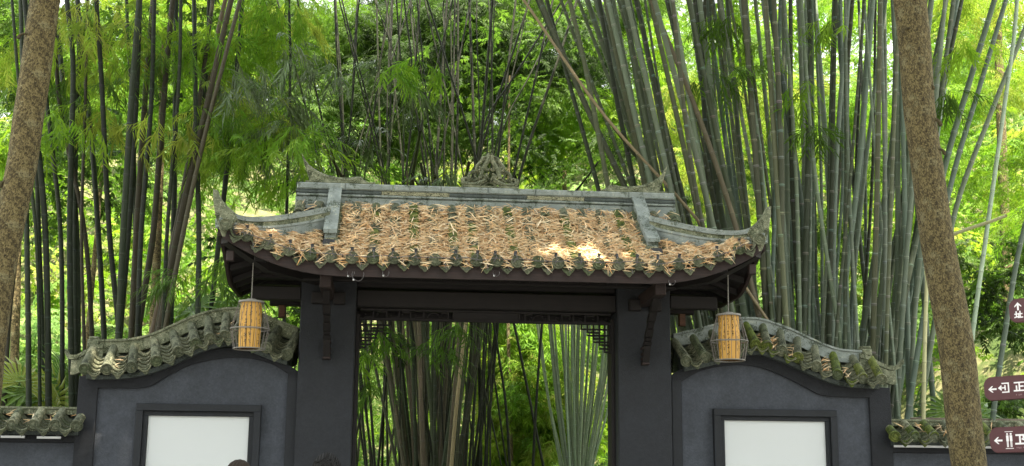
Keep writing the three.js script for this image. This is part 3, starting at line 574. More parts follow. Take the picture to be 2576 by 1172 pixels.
// ───────────── bamboo culms ─────────────
const culmMat = new THREE.MeshPhysicalMaterial({ vertexColors: true, roughness: .55, specularIntensity: .6, bumpMap: fineBump, bumpScale: .0015 });
function culm(P, z, wpx, col, o = {}) {
  // P: photo points top to bottom in the plane z; the stalk runs on down to the ground and up past the frame
  const q = P.map(([a, b], i) => { const zz = z + (o.lean || 0) * (P.length - 1 - i) / (P.length - 1); return U(a, b, zz); });
  const ext = (A, B, y) => { const k = (y - B.y) / (B.y - A.y); return V(B.x + (B.x - A.x) * k, y, B.z + (B.z - A.z) * k); };
  const n = q.length, lo = ext(q[n - 2], q[n - 1], 0);
  // stalks stand in clumps: pull a strongly leaning foot back towards where it leaves the picture
  lo.x = lerp(q[n - 1].x, lo.x, .8); lo.y = groundH(lo.x, lo.z) - .05;
  const topY = o.top || (9.8 + R() * 3), t1 = ext(q[1], q[0], lerp(q[0].y, topY, .6)), t2 = ext(q[1], q[0], topY); t2.x += (t2.x - lo.x) * .12 + rr(-.5, .5); t2.z += rr(.2, 1.6);
  const list = [lo, ...q.slice().reverse().filter(p => p.y > lo.y + .3), t1, t2];
  const curve = new THREE.CatmullRomCurve3(list, false, 'centripetal'), L = curve.getLength();
  const r0 = wpx / 2 * perPx(z), gap = o.gap || clamp(r0 * 7.5, .2, .42) * rr(.9, 1.15), seg = o.seg || 8, N = Math.ceil(L / gap);
  const pos = [], cl = [], idx = [], uv = []; let rings = 0;
  const c = new THREE.Color();
  const frames = [];
  const T0 = V(0, 0, 1);
  const put = (s, k, cc) => {
    const u = clamp(s / L), p = curve.getPointAt(u).sub(lo), t = curve.getTangentAt(u), X = t.clone().cross(T0).normalize(), Y = X.clone().cross(t).normalize(), r = r0 * k * (1.05 - .42 * Math.pow(u, 1.6));
    for (let i = 0; i < seg; i++) { const a = 2 * Math.PI * i / seg, e = p.clone().addScaledVector(X, Math.cos(a) * r).addScaledVector(Y, Math.sin(a) * r); pos.push(e.x, e.y, e.z); cl.push(cc[0], cc[1], cc[2]); uv.push(i / seg * 6.28 * r0, s); }
    if (rings++) for (let i = 0; i < seg; i++) { const a = (rings - 2) * seg + i, b = (rings - 2) * seg + (i + 1) % seg; idx.push(a, b, a + seg, b, b + seg, a + seg); }
  };
  const bloom = o.bloom ?? .35;
  let s = rr(0, gap), tone = rr(.8, 1.2), g2 = gap;
  put(0, 1, col);
  while (s < L) {
    tone = clamp(tone + rr(-.03, .03), .8, 1.25);
    const cc = col.map(v => v * tone), pale = cc.map((v, i) => lerp(v, [.40, .45, .38][i], bloom * rr(.5, 1))), dk = cc.map(v => v * .8);
    put(s - .05 * g2, 1, cc); put(s - .014, 1, pale); put(s - .004, 1.09, dk); put(s + .004, 1.10, pale); put(s + .02, 1, cc); put(s + .45 * g2, .985, cc);
    g2 = gap * rr(.92, 1.08); s += g2;
  }
  const g = geom(pos, idx); g.setAttribute('color', new THREE.Float32BufferAttribute(cl, 3)); g.setAttribute('uv', new THREE.Float32BufferAttribute(uv, 2)); g.computeVertexNormals();
  const m = mesh(numbered('bamboo_culm'), g, culmMat, scene); m.position.copy(lo); tag(m, o.label, 'bamboo', o.group);
  return curve;
}
const tipsLeft = [], tipsRight = [];
const vary = (c, k = .2) => { const t = rr(1 - k, 1 + k); return [c[0] * t * rr(.97, 1.05), c[1] * t, c[2] * t * rr(.92, 1.02)]; };
// left: tall stalks behind the wall, backlit shade partly put into their dark colour
{
  const o = { label: 'tall dark bamboo stalk in the open clump behind the left walls', group: 'dark bamboo stalks behind the left walls', bloom: .08 };
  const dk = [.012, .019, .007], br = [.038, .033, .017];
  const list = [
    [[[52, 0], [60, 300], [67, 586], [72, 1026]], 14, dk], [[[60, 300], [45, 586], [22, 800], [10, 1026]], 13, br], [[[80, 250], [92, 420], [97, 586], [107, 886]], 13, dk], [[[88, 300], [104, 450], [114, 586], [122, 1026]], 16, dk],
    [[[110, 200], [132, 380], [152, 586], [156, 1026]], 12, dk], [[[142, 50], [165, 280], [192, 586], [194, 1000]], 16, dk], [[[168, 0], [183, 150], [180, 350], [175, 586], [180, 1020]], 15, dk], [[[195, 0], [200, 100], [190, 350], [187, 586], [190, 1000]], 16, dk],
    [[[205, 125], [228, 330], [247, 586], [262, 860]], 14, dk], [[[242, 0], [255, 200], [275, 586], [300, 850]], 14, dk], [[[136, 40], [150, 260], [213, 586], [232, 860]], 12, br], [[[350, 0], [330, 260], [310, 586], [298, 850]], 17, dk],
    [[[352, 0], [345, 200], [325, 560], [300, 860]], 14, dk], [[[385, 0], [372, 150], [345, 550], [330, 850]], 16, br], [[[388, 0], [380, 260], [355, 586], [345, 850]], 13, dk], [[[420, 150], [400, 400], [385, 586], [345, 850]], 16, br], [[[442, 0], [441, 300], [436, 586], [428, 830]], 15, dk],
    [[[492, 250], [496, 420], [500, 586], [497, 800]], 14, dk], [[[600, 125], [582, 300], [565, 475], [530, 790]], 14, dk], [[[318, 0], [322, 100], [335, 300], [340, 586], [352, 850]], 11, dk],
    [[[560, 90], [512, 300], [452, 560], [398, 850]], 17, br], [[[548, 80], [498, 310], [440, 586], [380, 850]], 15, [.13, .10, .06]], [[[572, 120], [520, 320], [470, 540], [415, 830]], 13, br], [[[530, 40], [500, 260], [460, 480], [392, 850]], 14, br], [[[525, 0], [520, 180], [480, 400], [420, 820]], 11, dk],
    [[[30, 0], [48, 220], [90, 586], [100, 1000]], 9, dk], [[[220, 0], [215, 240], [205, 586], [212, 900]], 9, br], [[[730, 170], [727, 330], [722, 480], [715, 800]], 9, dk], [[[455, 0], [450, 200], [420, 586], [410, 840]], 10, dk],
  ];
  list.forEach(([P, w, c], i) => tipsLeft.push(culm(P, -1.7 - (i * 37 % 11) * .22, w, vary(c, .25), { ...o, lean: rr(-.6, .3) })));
}
// right: the dense clump of grey-green stalks
{
  const o = { label: 'grey green bamboo stalk in the dense clump behind the right walls', group: 'dense grey green clump behind the right walls', bloom: .45 };
  const pal = [[.115, .145, .095], [.145, .18, .13], [.06, .078, .044], [.074, .084, .046], [.044, .058, .031], [.11, .15, .11]];
  const tan = [.30, .235, .13];
  const man = [
    [[[1407, 120], [1502, 465], [1530, 580]], 13, pal[4]], [[[1432, 0], [1470, 160], [1527, 460], [1550, 600]], 14, pal[3]], [[[1407, 115], [1480, 280], [1567, 460], [1630, 600]], 17, pal[3]], [[[1507, 0], [1545, 220], [1592, 455], [1615, 600]], 15, pal[4]], [[[1522, 0], [1570, 230], [1617, 445], [1640, 600]], 15, pal[3]], [[[1567, 0], [1600, 200], [1647, 480], [1670, 640]], 14, pal[2]],
    [[[1350, 0], [1420, 150], [1620, 420], [1690, 520]], 10, pal[4]],
  ];
  for (const [P, w, c] of man) tipsRight.push(culm(P, rr(-2.6, -1.9), w, vary(c), { ...o, lean: rr(-.5, .2), bloom: .2 }));
  const oT = { ...o, label: 'dead tan bamboo stalk slanting across the grey green clump', group: 'dead tan stalks across the right clump', bloom: .1 };
  culm([[1317, 0], [1520, 290], [1717, 510], [1790, 600]], -1.3, 9, [.19, .15, .085], { ...oT, label: 'thin dead tan bamboo stalk slanting down behind the main ridge end', group: null, lean: -.2 }); culm([[1637, 0], [1760, 300], [1852, 575], [1900, 760]], -1.25, 16, [.13, .11, .065], { ...oT, label: 'thick tan streaked bamboo stalk slanting behind the right roof corner', group: null, lean: -.2 }); culm([[2331, 700], [2326, 850], [2322, 1050]], -1.3, 13, [.46, .45, .24], { ...oT, label: 'short pale yellow bamboo stalk behind the low mossy wall', group: null, top: 4.6, bloom: .1 });
  const edge = [[[2258, 300], [2258, 586], [2258, 1036]], [[2268, 200], [2277, 586], [2288, 1056]], [[2300, 300], [2311, 586], [2351, 1056]], [[2330, 500], [2300, 800], [2290, 1040]], [[2501, 0], [2440, 200], [2381, 400], [2300, 760]], [[2530, 0], [2460, 230], [2400, 430], [2340, 700]], [[2576, 75], [2490, 290], [2411, 500], [2380, 640]], [[2546, 125], [2510, 380], [2481, 586], [2441, 880]], [[2620, 420], [2567, 610], [2530, 820], [2497, 1050]], [[2380, 0], [2350, 200], [2300, 480], [2270, 760]], [[2400, 0], [2375, 200], [2330, 400], [2300, 760]]];
  edge.forEach((P, i) => tipsRight.push(culm(P, rr(-2.4, -1.2), [16, 16, 15, 14, 19, 16, 15, 13, 15, 12, 12][i], vary(i === 7 ? [.34, .42, .32] : i % 3 ? pal[5] : pal[1], .15), { ...o, lean: rr(-.4, .2) })));
  for (let i = 0; i < 112; i++) {
    const f = (i + R()) / 112, xb = 1715 + 560 * Math.pow(f, .95), lean = lerp(-230, 110, f) + gauss() * 110, xt = xb + lean, xm = (xb + xt) / 2 + gauss() * 16;
    tipsRight.push(culm([[xt, -20], [xm, 430], [xb, 880]], rr(-3.8, -1.15), rr(8.5, 18), vary(f < .3 ? pick([pal[2], pal[3], pal[4], pal[0]]) : R() < .3 ? pick([pal[2], pal[4], pal[3]]) : pick([pal[0], pal[1], pal[5], [.15, .19, .15]]), .35), { ...o, lean: rr(-.7, .3) }));
  }
}
// middle: slender dark stalks seen above the roof
{
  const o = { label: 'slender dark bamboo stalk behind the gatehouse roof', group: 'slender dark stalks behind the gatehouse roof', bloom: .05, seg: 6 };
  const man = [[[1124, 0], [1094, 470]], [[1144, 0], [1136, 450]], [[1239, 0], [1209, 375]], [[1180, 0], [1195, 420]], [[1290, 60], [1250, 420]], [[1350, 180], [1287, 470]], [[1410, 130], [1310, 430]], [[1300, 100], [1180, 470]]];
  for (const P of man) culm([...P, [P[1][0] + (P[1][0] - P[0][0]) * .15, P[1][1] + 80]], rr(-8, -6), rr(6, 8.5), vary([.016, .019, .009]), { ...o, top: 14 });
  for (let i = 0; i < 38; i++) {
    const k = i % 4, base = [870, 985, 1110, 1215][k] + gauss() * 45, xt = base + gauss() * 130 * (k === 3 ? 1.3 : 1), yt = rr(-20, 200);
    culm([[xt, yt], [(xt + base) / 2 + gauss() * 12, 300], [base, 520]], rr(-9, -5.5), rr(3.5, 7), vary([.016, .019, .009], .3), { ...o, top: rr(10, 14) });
  }
}
// through the gateway: a brown green clump, then a pale clump
{
  const o = { label: 'brown green bamboo stalk in the clump seen through the gateway', group: 'brown green clump seen through the gateway', bloom: .12, seg: 6 };
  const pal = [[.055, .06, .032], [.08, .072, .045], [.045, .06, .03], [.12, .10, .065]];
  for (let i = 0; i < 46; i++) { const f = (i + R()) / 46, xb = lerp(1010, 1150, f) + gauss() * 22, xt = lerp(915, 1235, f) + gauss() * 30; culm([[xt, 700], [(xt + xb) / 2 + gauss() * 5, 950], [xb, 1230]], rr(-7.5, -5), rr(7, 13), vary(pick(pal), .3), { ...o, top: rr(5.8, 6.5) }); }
  culm([[1172, 800], [1150, 1000], [1135, 1172]], -4.8, 10, [.42, .34, .18], { ...o, top: 5.6, label: 'dead straw coloured stalk leaning in the clump beyond the gateway', group: null });
  const q = { label: 'thin pale green bamboo stalk in the fanned clump beyond the gateway', group: 'pale green clump beyond the gateway', bloom: .3, seg: 6 };
  for (let i = 0; i < 46; i++) { const f = (i + R()) / 46, xb = lerp(1425, 1480, f) + gauss() * 8, xt = lerp(1360, 1570, f) + gauss() * 16; culm([[xt, 800], [(xt + xb) / 2 + gauss() * 4 + (f - .5) * 14, 1000], [xb, 1220]], rr(-8.5, -6.5), rr(4, 7), vary([.21, .27, .17], .3), { ...q, top: rr(5.4, 6.2) }); }
  const w = { label: 'single thin dark bamboo stalk beyond the gateway', group: 'single dark stalks beyond the gateway', bloom: .05, seg: 6 };
  for (const [P, z] of [[[[1365, 790], [1352, 960], [1340, 1172]], -6], [[[1255, 900], [1270, 1000], [1282, 1172]], -6.2], [[[1205, 790], [1195, 980], [1180, 1172]], -5.4], [[[905, 950], [912, 1060], [922, 1172]], -4.5], [[[925, 930], [935, 1060], [942, 1172]], -4.6], [[[1220, 800], [1210, 1000], [1190, 1172]], -5.6]]) culm(P, z, 7, vary([.016, .02, .009]), { ...w, top: 6.2 });
}

// ───────────── tree trunks ─────────────
function trunkGeo(pts, rads, seg = 22, rings = 60, rough = .085) {
  const curve = new THREE.CatmullRomCurve3(pts, false, 'centripetal'), pos = [], uv = [], idx = [], L = curve.getLength();
  const rc = new THREE.CatmullRomCurve3(rads.map((r, i) => V(i, r, 0)));
  for (let j = 0; j <= rings; j++) {
    const u = j / rings, p = curve.getPointAt(u), t = curve.getTangentAt(u), X = t.clone().cross(V(0, 0, 1)).normalize(), Y = X.clone().cross(t), r = rc.getPoint(u).y;
    for (let i = 0; i <= seg; i++) { const a = 2 * Math.PI * i / seg, k = r * (1 + rough * (Math.sin(a * 3 + u * 9) * .4 + Math.sin(a * 2 - u * 31) * .35 + Math.sin(u * 83 + a) * .25)); const e = p.clone().addScaledVector(X, Math.cos(a) * k).addScaledVector(Y, Math.sin(a) * k); pos.push(e.x, e.y, e.z); uv.push(i / seg * Math.max(1, Math.round(2 * Math.PI * r * 3)) / 3, u * L); }
  }
  for (let j = 0; j < rings; j++) for (let i = 0; i < seg; i++) { const a = j * (seg + 1) + i, b = a + seg + 1; idx.push(a, a + 1, b, a + 1, b + 1, b); }
  const g = geom(pos, idx); g.setAttribute('uv', new THREE.Float32BufferAttribute(uv, 2)); g.computeVertexNormals(); return g;
}
const bm = barkMap.clone(), bb = barkBump.clone(); bm.repeat.set(2.2, 2.2); bb.repeat.set(2.2, 2.2);
const barkMat = MT({ color: lin(.86, .87, .77), map: bm, bumpMap: bb, bumpScale: .03, roughness: .95 });
const farBark = barkMat;
const knot = (t, P, px, py, r) => { const c = U(px, py, P).add(V(0, 0, .10)).sub(t.position); const g = new THREE.TorusGeometry(r, r * .28, 6, 14, Math.PI * 1.2); g.rotateZ(-.1 * Math.PI); g.scale(1.2, .8, .8); g.translate(c.x, c.y, c.z); mesh('branch_scar', g, barkMat, t); };
// leaves
function leafSpray(n, L, W, twig, droop, fold = .25) {
  const pos = [], quad = (o, dir, side, len, w) => {
    const up = dir.clone().cross(side).normalize(), q = (a, b, c) => o.clone().addScaledVector(dir, a * len).addScaledVector(side, b * w).addScaledVector(up, c);
    const b0 = q(0, 0, 0), l = q(.32, .5, w * fold), r = q(.32, -.5, w * fold), m = q(.38, 0, 0), t = q(1, 0, 0).add(V(0, -len * droop * .3, 0));
    for (const [x, y, z] of [[b0, l, m], [b0, m, r], [l, t, m], [m, t, r]]) pos.push(x.x, x.y, x.z, y.x, y.y, y.z, z.x, z.y, z.z);
  };
  const tw = k => V(k * twig, -droop * twig * k * k * .8, .06 * twig * Math.sin(k * 5));
  for (let k = 0; k < 4; k++) { const a = tw(k / 4), b = tw((k + 1) / 4), h = V(0, .003, 0), d = V(0, 0, .003); for (const e of [h, d]) { const A = a.clone().add(e), B = a.clone().sub(e), C = b.clone().add(e), E = b.clone().sub(e); pos.push(...[A, B, C, B, E, C].flatMap(p => [p.x, p.y, p.z])); } }
  for (let i = 0; i < n; i++) {
    const k = .18 + .82 * (i + .5) / n, o = tw(k), s = i % 2 ? 1 : -1, dir = V(.55 + rr(-.25, .3), -droop * rr(.3, 1.5), s * rr(.25, .95)).normalize(), side = V(rr(-.4, .4), rr(-.3, .3), 1).cross(dir).normalize();
    quad(o, dir, side.cross(dir).normalize(), L * rr(.7, 1.2), W * rr(.8, 1.2));
  }
  const g = geom(pos); g.computeVertexNormals(); return g;
}
const leafMat = new THREE.MeshPhysicalMaterial({ color: 0xffffff, roughness: 1, specularIntensity: .35, transmission: .55, thickness: 0, side: THREE.DoubleSide });
const glossLeaf = new THREE.MeshPhysicalMaterial({ color: 0xffffff, roughness: .38, side: THREE.DoubleSide });
const SP = { bambooA: leafSpray(16, .135, .019, .42, .55), bambooB: leafSpray(13, .155, .020, .36, .85), broad: leafSpray(16, .10, .042, .42, .4, .15), crown: leafSpray(12, .15, .075, .5, .35, .12), far: leafSpray(26, .125, .052, .75, .45, .15), canopy: leafSpray(16, .30, .055, .7, .4) };
const PAL = {
  dark: [[.03, .065, .010], [.04, .085, .012]], mid: [[.085, .17, .016], [.10, .20, .02], [.07, .15, .014]], bright: [[.17, .33, .016], [.21, .36, .02], [.14, .30, .016]],
  yellow: [[.24, .36, .03], [.22, .34, .03], [.30, .36, .05]], pale: [[.20, .34, .08], [.25, .38, .11], [.16, .30, .07]], straw: [[.42, .28, .09]],
};
const dummy = new THREE.Object3D(), tint = new THREE.Color();
function instances(name, geo, mat, list, parent = scene) {
  const m = new THREE.InstancedMesh(geo, mat, list.length); m.name = name; m.userData.kind = 'stuff';
  list.forEach((e, i) => { dummy.position.copy(e.p); dummy.rotation.set(e.r[0], e.r[1], e.r[2], 'YXZ'); dummy.scale.setScalar(e.s); dummy.updateMatrix(); m.setMatrixAt(i, dummy.matrix); m.setColorAt(i, tint.setRGB(e.c[0], e.c[1], e.c[2])); });
  parent.add(m); return m;
}
// leaves fill an ellipsoid in small boughs, so that gaps stay between them
function clump(list, c, rx, ry, rz, n, pal, s = 1, bough = .5) {
  let k = 0; while (k < n) {
    let x, y, z; do { x = rr(-1, 1); y = rr(-1, 1); z = rr(-1, 1); } while (x * x + y * y + z * z > 1);
    const m = 4 + (R() * 8 | 0), yaw = rr(0, 6.28), pc = pick(pal);
    for (let j = 0; j < m && k < n; j++, k++) list.push({ p: V(c.x + x * rx + gauss() * bough, c.y + y * ry + gauss() * bough * .6, c.z + z * rz + gauss() * bough), r: [rr(-.5, .5), yaw + gauss() * 1.2, rr(-.5, .4)], s: s * rr(.7, 1.25), c: vary(R() < .7 ? pc : pick(pal), .3) });
  }
}
const cl = (list, px, py, z, rx, ry, rz, n, pal, s, b) => clump(list, U(px, py, z), rx * perPx(z), ry * perPx(z), rz, n, pal, s, b);
// tall trees: long stems that leave the picture, limbs, and wide unseen crowns shaped to shade gate and forecourt; gaps cut to let sun onto the roof
const gaps = [[.84, .74, .20], [.62, .62, .13], [.95, .50, .13], [1.02, .80, .12], [.22, .86, .05], [1.22, .62, .08], [.45, .80, .07]].map(([x, z, r]) => [onRoof(x, z).add(V(GX, 0, 0)), r]);
const shaded = p => gaps.every(([g, r]) => { const d = p.clone().sub(g), k = d.dot(SUN); return d.addScaledVector(SUN, -k).length() > r * 1.7 + .27; });
function bigTree(name, label, pts, rads, x0, x1) {
  const base = pts[0].clone(), top = pts[pts.length - 1], t = thing(name, label, 'tree', base), cx = (x0 + x1) / 2;
  mesh('trunk', trunkGeo(pts.map(p => p.clone().sub(base)), rads, 18, 110), barkMat, t);
  const curve = new THREE.CatmullRomCurve3(pts, false, 'centripetal');
  for (let k = 0; k < 9; k++) { const p = curve.getPointAt(.72 + k * .03).sub(base), e = V(lerp(x0, x1, (k * 4 % 9 + .5) / 9), rr(15.2, 17), rr(.5, 9)).sub(base); mesh('limb', trunkGeo([p, p.clone().lerp(e, .5).add(V(0, .5, 0)), e], [.10, .07, .02], 8, 12), barkMat, t); }
  let list = []; for (let k = 0; k < 215; k++) { const q = []; clump(q, V(rr(x0, x1), rr(14.4, 17.5), rr(-.6, 9.8)), 1.1, .5, 1.1, 45, [...PAL.mid, ...PAL.dark], 1.3, .4); list.push(...q.filter(e => shaded(e.p))); }
  list.forEach(e => e.p.sub(base)); instances('crown', SP.crown, leafMat, list, t);
  return t;
}
{
  const Lp = [[-42, 1000], [-32, 880], [-20, 800], [-5, 700], [15, 600], [35, 500], [56, 400], [70, 300], [85, 200], [97, 100], [113, 0]].map(p => U(...p, 2));
  const lo = Lp[0].clone(); lo.x -= .10; lo.y = -.05; lo.z = 2.05; const w = perPx(2), up = (p, dx, dy, dz) => p.clone().add(V(dx, dy, dz));
  const e = Lp[10], t = bigTree('street_tree', 'leaning tree with rough brown bark in front of the low left wall', [lo, ...Lp, up(e, .25, 2, .2), up(e, .3, 5, .5), up(e, .2, 8, .8), up(e, .3, 10.5, 1.2)], [46, 43, 42, 40, 39, 38, 37, 35, 33, 33, 32, 31, 30, 27, 20, 10].map(v => v * w * .95), -6, 2.2);
  knot(t, 2, 72, 105, .05); knot(t, 2, 30, 475, .06);
  const Rp = [[2436, 1172], [2416, 986], [2405, 886], [2390, 786], [2372, 686], [2354, 586], [2342, 500], [2330, 400], [2316, 300], [2306, 200], [2300, 100], [2290, 0]].map(p => U(...p, 3));
  const lo2 = Rp[0].clone(); lo2.y = -.05; lo2.x += .12; const w2 = perPx(3), f = Rp[11];
  const t2 = bigTree('street_tree', 'leaning tree with rough brown bark in front of the low mossy wall', [lo2, ...Rp, up(f, -.15, 2, 0), up(f, -.1, 5, .3), up(f, .1, 8, .6), up(f, .2, 10.5, 1)], [50, 46, 45, 44, 43, 43, 43, 43, 42, 42, 41, 41, 40, 38, 35, 26, 12].map(v => v * w2), 2.2, 10);
  knot(t2, 3, 2350, 610, .06); knot(t2, 3, 2385, 760, .05); knot(t2, 3, 2320, 230, .045); knot(t2, 3, 2332, 320, .06); knot(t2, 3, 2345, 392, .05); knot(t2, 3, 2275, 92, .05);
}
// unseen trees added behind the camera to shade the paving and close the low sky
for (const [x, z, r, lab] of [[-8, 12, 5, 'unseen tree added for shade left of the forecourt'], [8.5, 13, 5, 'unseen tree added for shade right of the forecourt'], [-4, 21, 5.5, 'unseen tree added for shade at the far left of the forecourt'], [6, 22, 5.5, 'unseen tree added for shade at the far right of the forecourt'], [1, 29, 6, 'unseen tree added for shade at the end of the forecourt']]) {
  const t = thing('added_shade_tree', lab, 'tree', V(x, 0, z)); mesh('trunk', trunkGeo([V(0, -.05, 0), V(.2, 3, .1), V(-.1, 7, 0), V(0, 10, .2)], [.28, .2, .16, .08], 12, 24), barkMat, t);
  for (let k = 0; k < 6; k++) { const a = k * 1.05, p = V(0, 5.5 + k * .5, 0), e = V(Math.cos(a) * r * .7, 8 + k * .6, Math.sin(a) * r * .7); mesh('limb', trunkGeo([p, p.clone().lerp(e, .5).add(V(0, .4, 0)), e], [.09, .06, .02], 8, 8), barkMat, t); }
  const list = []; for (let k = 0; k < 34; k++) { const a = rr(0, 6.28), q = Math.sqrt(R()) * r; clump(list, V(Math.cos(a) * q, rr(6.5, 12.5) - q * .25, Math.sin(a) * q), 1.1, .6, 1.1, 70, [...PAL.mid, ...PAL.dark], 1.4, .4); }
  instances('crown', SP.crown, leafMat, list, t);
}
// farther trees whose trunks show between the stalks
for (const [px0, px1, w, z, lab, top] of [[372, 392, 22, -5, 'pale barked tree standing among the dark bamboo stalks', 8], [1098, 1088, 18, -16, 'pale straight tree trunk behind the slender stalks and ridge finial', 15], [36, 46, 22, -9, 'tree trunk behind the low left wall beside the leaning tree', 9], [1290, 1285, 9, -9, 'slender ochre trunk standing alone beyond the gateway', 9], [1424, 1420, 18, -12, 'grey brown tree trunk beyond the gateway by the pale bamboo', 8], [2540, 2525, 26, -10, 'dark tree trunk on the bank behind the signpost', 13], [215, 250, 14, -8, 'leaning tree trunk in the sunlit undergrowth behind the left walls', 7], [886, 890, 14, -6, 'tan tree trunk just inside the gateway beside the left pillar', 5]]) {
  const a = U(px0, 900, z), b = U(px1, 500, z), dx = (b.x - a.x) / (b.y - a.y), y0 = groundH(a.x, z) - .1, base = V(a.x + dx * (y0 - a.y), y0, z), r = w / 2 * perPx(z), up = V(a.x + dx * (top - a.y), top, z), mid = base.clone().lerp(up, .5); mid.x += rr(-.1, .1);
  const t = thing('woodland_tree', lab, 'tree', base); mesh('trunk', trunkGeo([V(0, 0, 0), mid.clone().sub(base), up.clone().sub(base)], [r * 1.1, r, r * .6], 10, 24), farBark, t);
  const list = []; for (let k = 0; k < 4; k++) clump(list, up.clone().add(V(rr(-1, 1), rr(-.6, 1.2), rr(-1, 1))), 1.3, .9, 1.3, 90, [...PAL.mid, ...PAL.dark], 1, .35); list.forEach(e => e.p.sub(base)); instances('crown', SP.broad, leafMat, list, t);
}

// ───────────── foliage masses ─────────────
function mass(name, label, geo, list, mat = leafMat) { const m = instances(name, geo, mat, list); tag(m, label, 'foliage', null, 'stuff'); return m; }
{ // hillside woodland
  const L = [];
  for (let i = 0; i < 270; i++) { const x = rr(-26, 28), z = rr(-42, -17), h = groundH(x, z); clump(L, V(x, h + rr(.3, 5.5), z), rr(1.6, 3.4), rr(1, 2.2), rr(1.2, 2.4), 165, pick([PAL.bright, PAL.pale, PAL.pale, PAL.mid, PAL.yellow, PAL.bright]), 1, .5); }
  mass('woodland_foliage', 'sunlit mass of tree leaves on the hillside behind the grove', SP.far, L);
}
{ // undergrowth
  const L = [];
  for (let i = 0; i < 520; i++) { const x = rr(-17, 14), z = rr(-26, -4.5), h = groundH(x, z); if (x > 5.8 && z > -10 && R() < .75) continue; clump(L, V(x, h + rr(.2, 1.5), z), rr(.5, 1.1), rr(.3, .9), rr(.4, 1), 50, pick([PAL.bright, PAL.pale, PAL.mid, PAL.pale]), rr(.8, 1.3), .3); }
  mass('undergrowth', 'leafy undergrowth on the ground between the bamboo stalks', SP.broad, L);
}
{ // bamboo foliage in the middle distance
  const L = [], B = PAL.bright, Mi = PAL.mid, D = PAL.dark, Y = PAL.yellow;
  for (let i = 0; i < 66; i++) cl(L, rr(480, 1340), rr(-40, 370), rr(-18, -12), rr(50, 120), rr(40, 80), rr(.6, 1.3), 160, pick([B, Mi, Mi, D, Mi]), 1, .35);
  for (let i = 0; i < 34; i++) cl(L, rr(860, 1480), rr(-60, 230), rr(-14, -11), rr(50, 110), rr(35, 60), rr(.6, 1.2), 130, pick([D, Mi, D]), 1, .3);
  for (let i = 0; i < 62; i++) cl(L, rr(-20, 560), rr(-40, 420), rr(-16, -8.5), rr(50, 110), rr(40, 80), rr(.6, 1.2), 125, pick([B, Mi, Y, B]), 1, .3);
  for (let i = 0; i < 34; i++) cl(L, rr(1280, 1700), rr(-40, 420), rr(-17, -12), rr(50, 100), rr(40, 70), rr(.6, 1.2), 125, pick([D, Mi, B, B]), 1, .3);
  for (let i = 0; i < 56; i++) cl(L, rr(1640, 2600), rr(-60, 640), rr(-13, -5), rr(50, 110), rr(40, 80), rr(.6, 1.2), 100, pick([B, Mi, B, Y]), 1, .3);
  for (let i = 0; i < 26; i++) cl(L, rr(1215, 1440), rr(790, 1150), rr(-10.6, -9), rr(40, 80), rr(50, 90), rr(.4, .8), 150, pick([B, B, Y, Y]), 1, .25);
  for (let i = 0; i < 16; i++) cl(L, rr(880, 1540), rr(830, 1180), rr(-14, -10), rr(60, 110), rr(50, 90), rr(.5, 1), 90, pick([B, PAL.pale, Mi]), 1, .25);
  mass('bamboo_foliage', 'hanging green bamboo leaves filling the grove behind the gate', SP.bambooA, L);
}
{ // near hanging boughs
  const L = [], G = [];
  for (let i = 0; i < 22; i++) cl(L, rr(500, 800), rr(20, 480), rr(-5.5, -2), rr(30, 70), rr(25, 55), rr(.4, .8), 34, pick([PAL.bright, PAL.bright, PAL.mid, PAL.yellow]), 1, .35);
  for (let i = 0; i < 20; i++) cl(L, rr(0, 520), rr(-20, 330), rr(-3.5, -1.6), rr(30, 60), rr(25, 45), rr(.3, .6), 20, pick([PAL.bright, PAL.mid, PAL.yellow]), .9, .35);
  for (const [px, py] of [[1780, 200], [1860, 170], [1940, 120], [2000, 230], [2090, 60], [1800, 60], [2040, 330], [2380, 250], [2430, 120], [760, 320], [980, 180], [1040, 160], [585, 640], [560, 720], [440, 700], [900, 890], [930, 840], [1110, 880], [1150, 830], [960, 960]]) cl(L, px, py, px > 850 && py > 800 ? -3.5 : -1.4, 22, 18, .25, 12, pick([PAL.bright, PAL.mid]), 1, .15);
  for (let i = 0; i < 14; i++) cl(G, rr(560, 1120), rr(120, 440), rr(-4.5, -1.5), rr(30, 60), rr(20, 40), .4, 16, [[.09, .14, .05], [.07, .12, .035]], .95, .2);
  mass('near_bamboo_foliage', 'drooping bamboo leaf boughs hanging just behind the gate roof', SP.bambooB, L);
  mass('glossy_bamboo_foliage', 'shiny bamboo leaves catching light above the left roof corner', SP.bambooB, G, glossLeaf);
}
{ // shrubs on the bank at right
  const L = []; for (const [px, py, z, n] of [[2500, 700, -5, 130], [2450, 760, -5.2, 90], [2530, 820, -5, 110], [2560, 640, -5.5, 110], [2420, 850, -5.4, 40], [2540, 1000, -4, 90], [2500, 1030, -3.8, 60], [2400, 640, -6.5, 80]]) cl(L, px, py, z, 45, 38, .5, n, [...PAL.dark, ...PAL.mid], .75, .2);
  mass('bank_shrub_foliage', 'dark leafy shrubs on the pale bank behind the signpost', SP.broad, L);
}
{ // unseen crown leaves added above the picture to shade the stalks behind the gate
  const L = []; for (let i = 0; i < 62; i++) clump(L, V(rr(-5.5, 4.5), rr(11.4, 13.6), rr(-5.2, -1.2)), .9, .5, .9, 46, [...PAL.mid, ...PAL.dark], 1, .35);
  mass('added_shade_crowns', 'unseen bamboo crown leaves added to shade the stalks behind the gate', SP.canopy, L);
}
